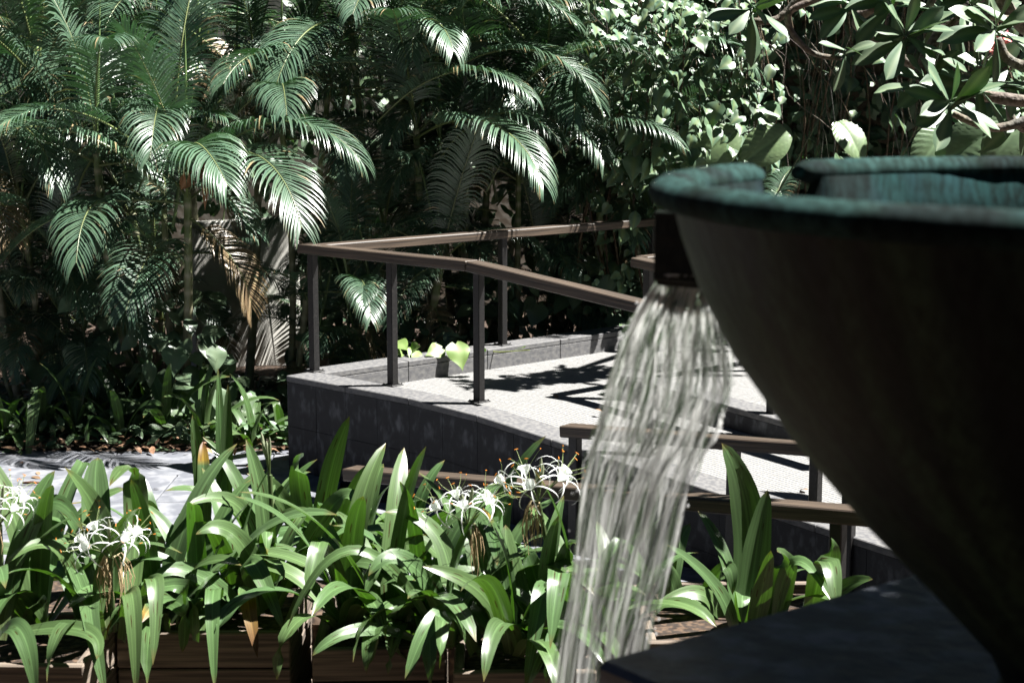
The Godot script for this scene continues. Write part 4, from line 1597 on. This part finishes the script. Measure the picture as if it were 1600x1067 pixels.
func lilies():
	var g := "spider lilies in the timber planters"
	var plain := "spider lily without flowers, long arching strap leaves, in the timber planters"
	# flowering plants first
	var p := lily(150, 1000, 6.35, 8, 0.66, "spider lily with a big spent white flower head, in the planter with sun flecks")
	heroes(p, [[150, 985, 6.4, 168, 850, 6.5, 100, 730, 6.3, 44], [165, 985, 6.4, 150, 800, 6.6, 152, 715, 6.75, 50], [200, 990, 6.4, 210, 760, 6.7, 170, 760, 6.3, 40],
		[120, 985, 6.4, 130, 860, 6.5, 50, 770, 6.2, 42], [190, 1000, 6.35, 205, 930, 6.1, 212, 1090, 5.9, 34], [160, 1000, 6.3, 140, 950, 6.1, 165, 1090, 5.85, 34], [215, 990, 6.4, 240, 905, 6.2, 238, 1040, 6.0, 32], [140, 990, 6.4, 90, 860, 6.3, 4, 885, 6.1, 28]])
	umbel(p, at(178, 985, 6.4), at(172, 872, 6.25), 6, 1.05, 1, 7, "stalk with spent white spidery flowers and brown threads")
	p = lily(700, 1010, 6.35, 7, 0.66, "spider lily with a fresh white flower head just left of the taller one")
	heroes(p, [[770, 1000, 6.4, 748, 850, 6.5, 715, 790, 6.7, 56], [690, 1010, 6.35, 560, 860, 6.3, 447, 985, 6.2, 20], [720, 1000, 6.35, 640, 880, 6.3, 575, 900, 6.2, 36], [700, 1010, 6.3, 690, 850, 6.5, 600, 800, 6.5, 34],
		[780, 1010, 6.35, 755, 930, 6.2, 660, 885, 6.1, 36], [740, 1020, 6.3, 690, 960, 6.1, 632, 1067, 5.9, 36], [650, 1000, 6.4, 560, 985, 6.2, 487, 1025, 6.1, 26]])
	umbel(p, at(776, 1000, 6.4), at(731, 822, 6.3), 5, 1.05, 3, 3, "stalk with fresh white spidery flowers")
	p = lily(850, 1010, 6.4, 7, 0.64, "spider lily with the tallest white flower head, beside the falling water")
	heroes(p, [[860, 1010, 6.4, 830, 880, 6.5, 812, 868, 6.4, 30], [840, 1010, 6.4, 880, 880, 6.4, 900, 850, 6.3, 30], [850, 1010, 6.35, 850, 920, 6.2, 820, 1080, 5.95, 36], [870, 1010, 6.4, 900, 930, 6.3, 930, 1050, 6.1, 34], [830, 1000, 6.4, 800, 900, 6.5, 790, 820, 6.6, 44]])
	umbel(p, at(868, 960, 6.5), at(841, 786, 6.4), 5, 1.15, 4, 5, "tall stalk with fresh white spidery flowers and hanging withered threads")
	p = lily(-10, 985, 6.2, 7, 0.64, "spider lily with white flowers cut by the edge of the planter row")
	heroes(p, [[5, 985, 6.2, 40, 830, 6.3, 85, 735, 6.4, 38], [0, 1000, 6.1, 60, 800, 6.3, 130, 830, 6.2, 34], [-10, 1010, 6.0, 30, 985, 5.8, 55, 1090, 5.7, 38], [20, 990, 6.1, 130, 985, 6.0, 150, 1030, 5.9, 30]])
	umbel(p, at(0, 960, 6.2), at(-2, 820, 6.15), 6, 1.0, 1, 2, "stalk with white spidery flowers")
	p = lily(420, 930, 7.0, 8, 0.66, "spider lily with a tight green bud head in the planter with sun flecks")
	heroes(p, [[400, 950, 6.9, 425, 830, 6.9, 490, 800, 6.8, 34], [410, 950, 6.9, 380, 800, 7.0, 290, 790, 6.8, 30], [420, 950, 6.8, 370, 840, 6.7, 305, 835, 6.6, 34], [405, 960, 6.7, 395, 880, 6.6, 445, 990, 6.4, 36], [390, 960, 6.7, 300, 895, 6.6, 240, 905, 6.5, 32],
		[400, 965, 6.6, 385, 930, 6.45, 402, 1028, 6.3, 32, 0.45], [345, 960, 6.7, 332, 930, 6.4, 335, 1080, 6.2, 28], [430, 950, 6.9, 520, 790, 6.9, 560, 800, 6.8, 32]])
	umbel(p, at(424, 930, 7.0), at(421, 742, 6.95), 0, 1.0, 5, 0, "stalk with a closed pale green bud head")
	p = lily(1160, 1000, 6.9, 5, 0.6, "spider lily with two tall upright pale leaves beside the stone pedestal")
	heroes(p, [[1160, 1010, 6.9, 1170, 820, 7.0, 1128, 692, 7.0, 56], [1165, 1010, 6.85, 1180, 880, 6.9, 1200, 765, 6.95, 48], [1150, 1005, 6.8, 1120, 920, 6.7, 1040, 850, 6.6, 30], [1190, 1010, 6.7, 1225, 900, 6.75, 1215, 862, 6.6, 46], [1175, 1010, 6.7, 1190, 930, 6.7, 1205, 860, 6.6, 34],
		[1250, 1010, 6.8, 1290, 900, 6.9, 1300, 842, 6.8, 42], [1260, 1010, 6.8, 1290, 880, 6.6, 1308, 960, 6.4, 42], [1210, 1000, 6.7, 1240, 880, 6.7, 1300, 940, 6.5, 26], [1130, 1000, 6.9, 1100, 930, 6.9, 1020, 950, 6.8, 30], [1220, 1010, 6.9, 1300, 930, 6.9, 1365, 905, 6.8, 30]])
	p = lily(1040, 985, 7.2, 8, 0.62, "spider lily half hidden behind the falling water")
	heroes(p, [[1060, 980, 7.2, 1040, 890, 7.1, 1000, 930, 7.0, 34], [1080, 985, 7.2, 1130, 890, 7.0, 1145, 930, 6.9, 30]])
	p = lily(505, 900, 7.6, 7, 0.6, "spider lily with one tall dark leaf standing against the ramp wall")
	heroes(p, [[500, 880, 7.7, 512, 760, 7.7, 546, 650, 7.7, 36], [490, 880, 7.6, 468, 760, 7.6, 470, 708, 7.4, 34], [520, 880, 7.6, 560, 760, 7.5, 600, 730, 7.4, 32], [480, 880, 7.6, 440, 780, 7.5, 385, 740, 7.4, 30]])
	p = lily(330, 900, 7.7, 6, 0.58, "spider lily with three narrow leaves standing straight up")
	heroes(p, [[350, 880, 7.8, 352, 740, 7.8, 356, 600, 7.8, 24], [345, 880, 7.8, 345, 720, 7.8, 340, 575, 7.9, 18], [320, 880, 7.7, 312, 740, 7.7, 300, 648, 7.7, 24], [318, 880, 7.6, 318, 760, 7.6, 316, 690, 7.7, 24, 0.3]])
	for s in [[60, 985, 6.5, 9, 0.66], [245, 990, 6.7, 10, 0.66], [310, 985, 6.8, 10, 0.7], [370, 960, 7.0, 9, 0.7], [545, 980, 6.7, 11, 0.72], [610, 1000, 6.6, 10, 0.72], [660, 990, 6.7, 10, 0.7], [760, 985, 6.75, 9, 0.66], [800, 1020, 6.3, 8, 0.62], [900, 1010, 6.4, 8, 0.62], [960, 1010, 6.6, 8, 0.62]]:
		var lp := lily(s[0], s[1], s[2], s[3], s[4] * rf(0.98, 1.3), plain, g)
		for k in 2:
			lily_leaf(lp, lp.position + Vector3(rf(-0.05, 0.05), 0, 0.05), -PI / 2 + rf(-0.7, 0.7), rf(40, 62), rf(125, 160), rf(0.52, 0.72), 0.085, jit(LILY, 0.15))
	# a second row, behind the planters at the edge of the path
	var g2 := "spider lilies behind the planters"
	for s in [[250, 880, 7.7, 6, 0.5], [410, 880, 7.7, 9, 0.62], [570, 890, 7.6, 9, 0.6], [640, 890, 7.6, 8, 0.55], [90, 905, 7.4, 6, 0.5], [700, 900, 7.6, 7, 0.5], [780, 905, 7.6, 6, 0.45]]:
		lily(s[0], s[1], s[2], s[3], s[4] * 1.12, "spider lily rooted in the low bed just behind the timber planters", g2)
	var bed := thing("raised_bed", Vector3(-1.1, 0, -7.55), "low raised soil bed behind the timber planters", "planting bed")
	var bm := MB.new()
	bm.box(Vector3(0, 0.19, 0), Basis(), Vector3(3.4, 0.44, 0.62), 0.03)
	put(bm.mesh(), M.soil, "soil", bed)


# ==================================================================== plants of the palm bed
func bed_plants():
	var g := "shaded spider lilies at the foot of the palms"
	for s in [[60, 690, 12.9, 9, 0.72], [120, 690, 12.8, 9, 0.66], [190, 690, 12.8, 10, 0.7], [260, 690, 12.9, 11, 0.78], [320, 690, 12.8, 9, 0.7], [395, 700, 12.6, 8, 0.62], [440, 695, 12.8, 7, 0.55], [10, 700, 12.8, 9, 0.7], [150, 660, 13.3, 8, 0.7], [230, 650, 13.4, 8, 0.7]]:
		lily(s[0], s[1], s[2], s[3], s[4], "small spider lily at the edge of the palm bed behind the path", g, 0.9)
	var p := lily(45, 700, 12.6, 4, 0.5, "pale spider lily leaf hanging over the path edge before the palm bed")
	heroes(p, [[40, 690, 12.7, 52, 630, 12.5, 40, 735, 12.3, 22]])
	# broad leaved shrubs under the palms
	var leaves := []
	for k in 8:
		leaves.append(blade(HEART if k < 5 else BROAD, 1.0, rf(0.15, 0.4), rf(0.1, 0.35), jit(Color(0.105, 0.16, 0.092), 0.2), Color(0.14, 0.19, 0.11), 0.1))
	for s in [[100, 640, 13.6, 0.5, 40, 0.75, "broad leaved shrub low before the dark opening in the wall"], [290, 650, 13.2, 0.42, 60, 0.72, "heart leaved shrub at the foot of the ringed palm canes"], [230, 600, 13.5, 0.5, 50, 0.8, "dense dark shrub between the palm canes"], [370, 660, 13.4, 0.45, 26, 0.4, "low sparse shrub before the sunlit cream wall"], [650, 560, 14.0, 0.35, 24, 0.3, "pale leafy creeper spilling onto the landing curb"], [560, 590, 14.3, 0.6, 40, 0.7, "dark shrub behind the corner of the landing"], [850, 540, 14.9, 0.8, 60, 0.7, "dark shrub behind the back handrail"], [960, 520, 14.9, 0.5, 40, 0.7, "leafy shrub under the climbing vines"]]:
		var c := at(s[0], s[1], s[2])
		var sh := thing("leafy_shrub", Vector3(c.x, 0, c.z), s[6], "shrub", "shrubs under the palms")
		for k in 5:
			var e := c + Vector3(rf(-1, 1) * s[3] * 0.7, rf(0.2, 1.0) * s[5], rf(-0.2, 0.2))
			var m := MB.new()
			m.tube([Vector3(rf(-0.1, 0.1), 0, 0), (e - sh.position) * 0.6, e - sh.position], [0.012, 0.009, 0.005], 5, [Color(0.12, 0.11, 0.06)])
			put(m.mesh(), M.bark, "stem", sh)
		for i in s[4]:
			var q := c + Vector3(rf(-1, 1) * s[3], rf(-0.15, 1.0) * s[5], rf(-0.35, 0.35))
			var dir := Vector3(rf(-1, 1), rf(-0.9, 0.15), rf(-0.1, 1))
			put(leaves[rng.randi() % leaves.size()], M.gloss_leaf, "leaf", sh, Transform3D(face_to(dir, Vector3(rf(-0.1, 0.5), 1, rf(0.1, 0.8))).scaled_local(Vector3.ONE * rf(0.13, 0.25)), q - sh.position))
	# creeper over the landing curb
	var cr := thing("creeper", at(720, 560, 13.0), "bright creeper with one big leaf hanging over the landing curb", "creeper")
	var m := MB.new()
	m.tube([at(680, 548, 13.2) - cr.position, at(720, 545, 13.1) - cr.position, at(780, 550, 13.0) - cr.position, at(828, 547, 12.9) - cr.position], [0.006, 0.006, 0.005, 0.003], 5, [Color(0.24, 0.28, 0.08)])
	put(m.mesh(), M.leaf, "stem", cr)
	for l in [[712, 538, 726, 580, 0.22], [812, 545, 822, 536, 0.10], [690, 545, 660, 555, 0.16], [750, 545, 755, 530, 0.12], [640, 550, 655, 535, 0.16], [620, 535, 640, 545, 0.15], [650, 548, 640, 560, 0.14], [628, 552, 615, 545, 0.14]]:
		var a := at(l[0], l[1], 12.7)
		var b := at(l[2], l[3], 12.55)
		put(blade(HEART, l[4], 0.2, 0.2, Color(0.16, 0.24, 0.07), Color(0.2, 0.28, 0.1), 0.1), M.leaf, "leaf", cr, Transform3D(face_to(b - a, Vector3(0.2, 0.6, 0.8)), a - cr.position))
	# low ground cover, nobody could count it
	var gc := leaf_cloud(self, "ground_cover", 2600, func():
		var x := rf(-5.0, -1.3)
		var z := rf(-15.0, -12.45)
		return [Vector3(x, rf(0.0, 0.16), z), Vector3(rf(-1, 1), rf(-0.1, 0.7), rf(-0.6, 1)), Vector3(rf(-0.4, 0.4), 1, rf(0, 0.6))],
		OVAL, Vector2(0.07, 0.16), [Color(0.085, 0.135, 0.07), Color(0.10, 0.15, 0.08), Color(0.09, 0.14, 0.075)], M.leaf)
	tag(gc, "low green ground cover at the edge of the palm bed", "ground cover", "", "stuff")


func litter():
	var l := leaf_cloud(self, "leaf_litter", 2400, func():
		var x := rf(-5.5, -0.9)
		var z := rf(-15.5, -12.3)
		if rng.randf() < 0.03:
			z = rf(-12.2, -9.5)
		return [Vector3(x, 0.075 if z < -12.25 else 0.03, z), Vector3(rf(-1, 1), rf(-0.25, 0.25), rf(-1, 1)), Vector3(rf(-0.5, 0.5), 1, rf(-0.5, 0.5))],
		OVAL, Vector2(0.05, 0.12), [Color(0.20, 0.12, 0.07), Color(0.26, 0.17, 0.11), Color(0.14, 0.085, 0.05), Color(0.32, 0.19, 0.12)], M.dry)
	tag(l, "brown dead leaves scattered on the soil and path", "leaf litter", "", "stuff")
	# a twig on the path and a few leaves on ramp and rails
	var tw := thing("twig", on(48, 757, 0.03), "short brown twig lying on the pale path", "twig")
	var m := MB.new()
	m.tube([Vector3(-0.06, 0.012, 0), Vector3(0.0, 0.016, 0.01), Vector3(0.06, 0.012, -0.005)], [0.008, 0.012, 0.007], 6, [Color(0.12, 0.07, 0.04)])
	put(m.mesh(), M.bark, "wood", tw)
	for s in [[865, 617, 0.56], [930, 640, 0.56], [1290, 838, 0.3], [1262, 765, 0.35]]:
		var f := put(blade(BROAD, 0.06, 0.3, 0.4, Color(0.2, 0.12, 0.07), Color(0.22, 0.14, 0.08)), M.dry, "fallen_leaf", self, Transform3D(face_to(Vector3(rf(-1, 1), 0, rf(-1, 1)), Vector3.UP), on(s[0], s[1], s[2] + 0.015)))
		tag(f, "small brown fallen leaf on the pale ramp", "leaf", "fallen leaves on the ramp")
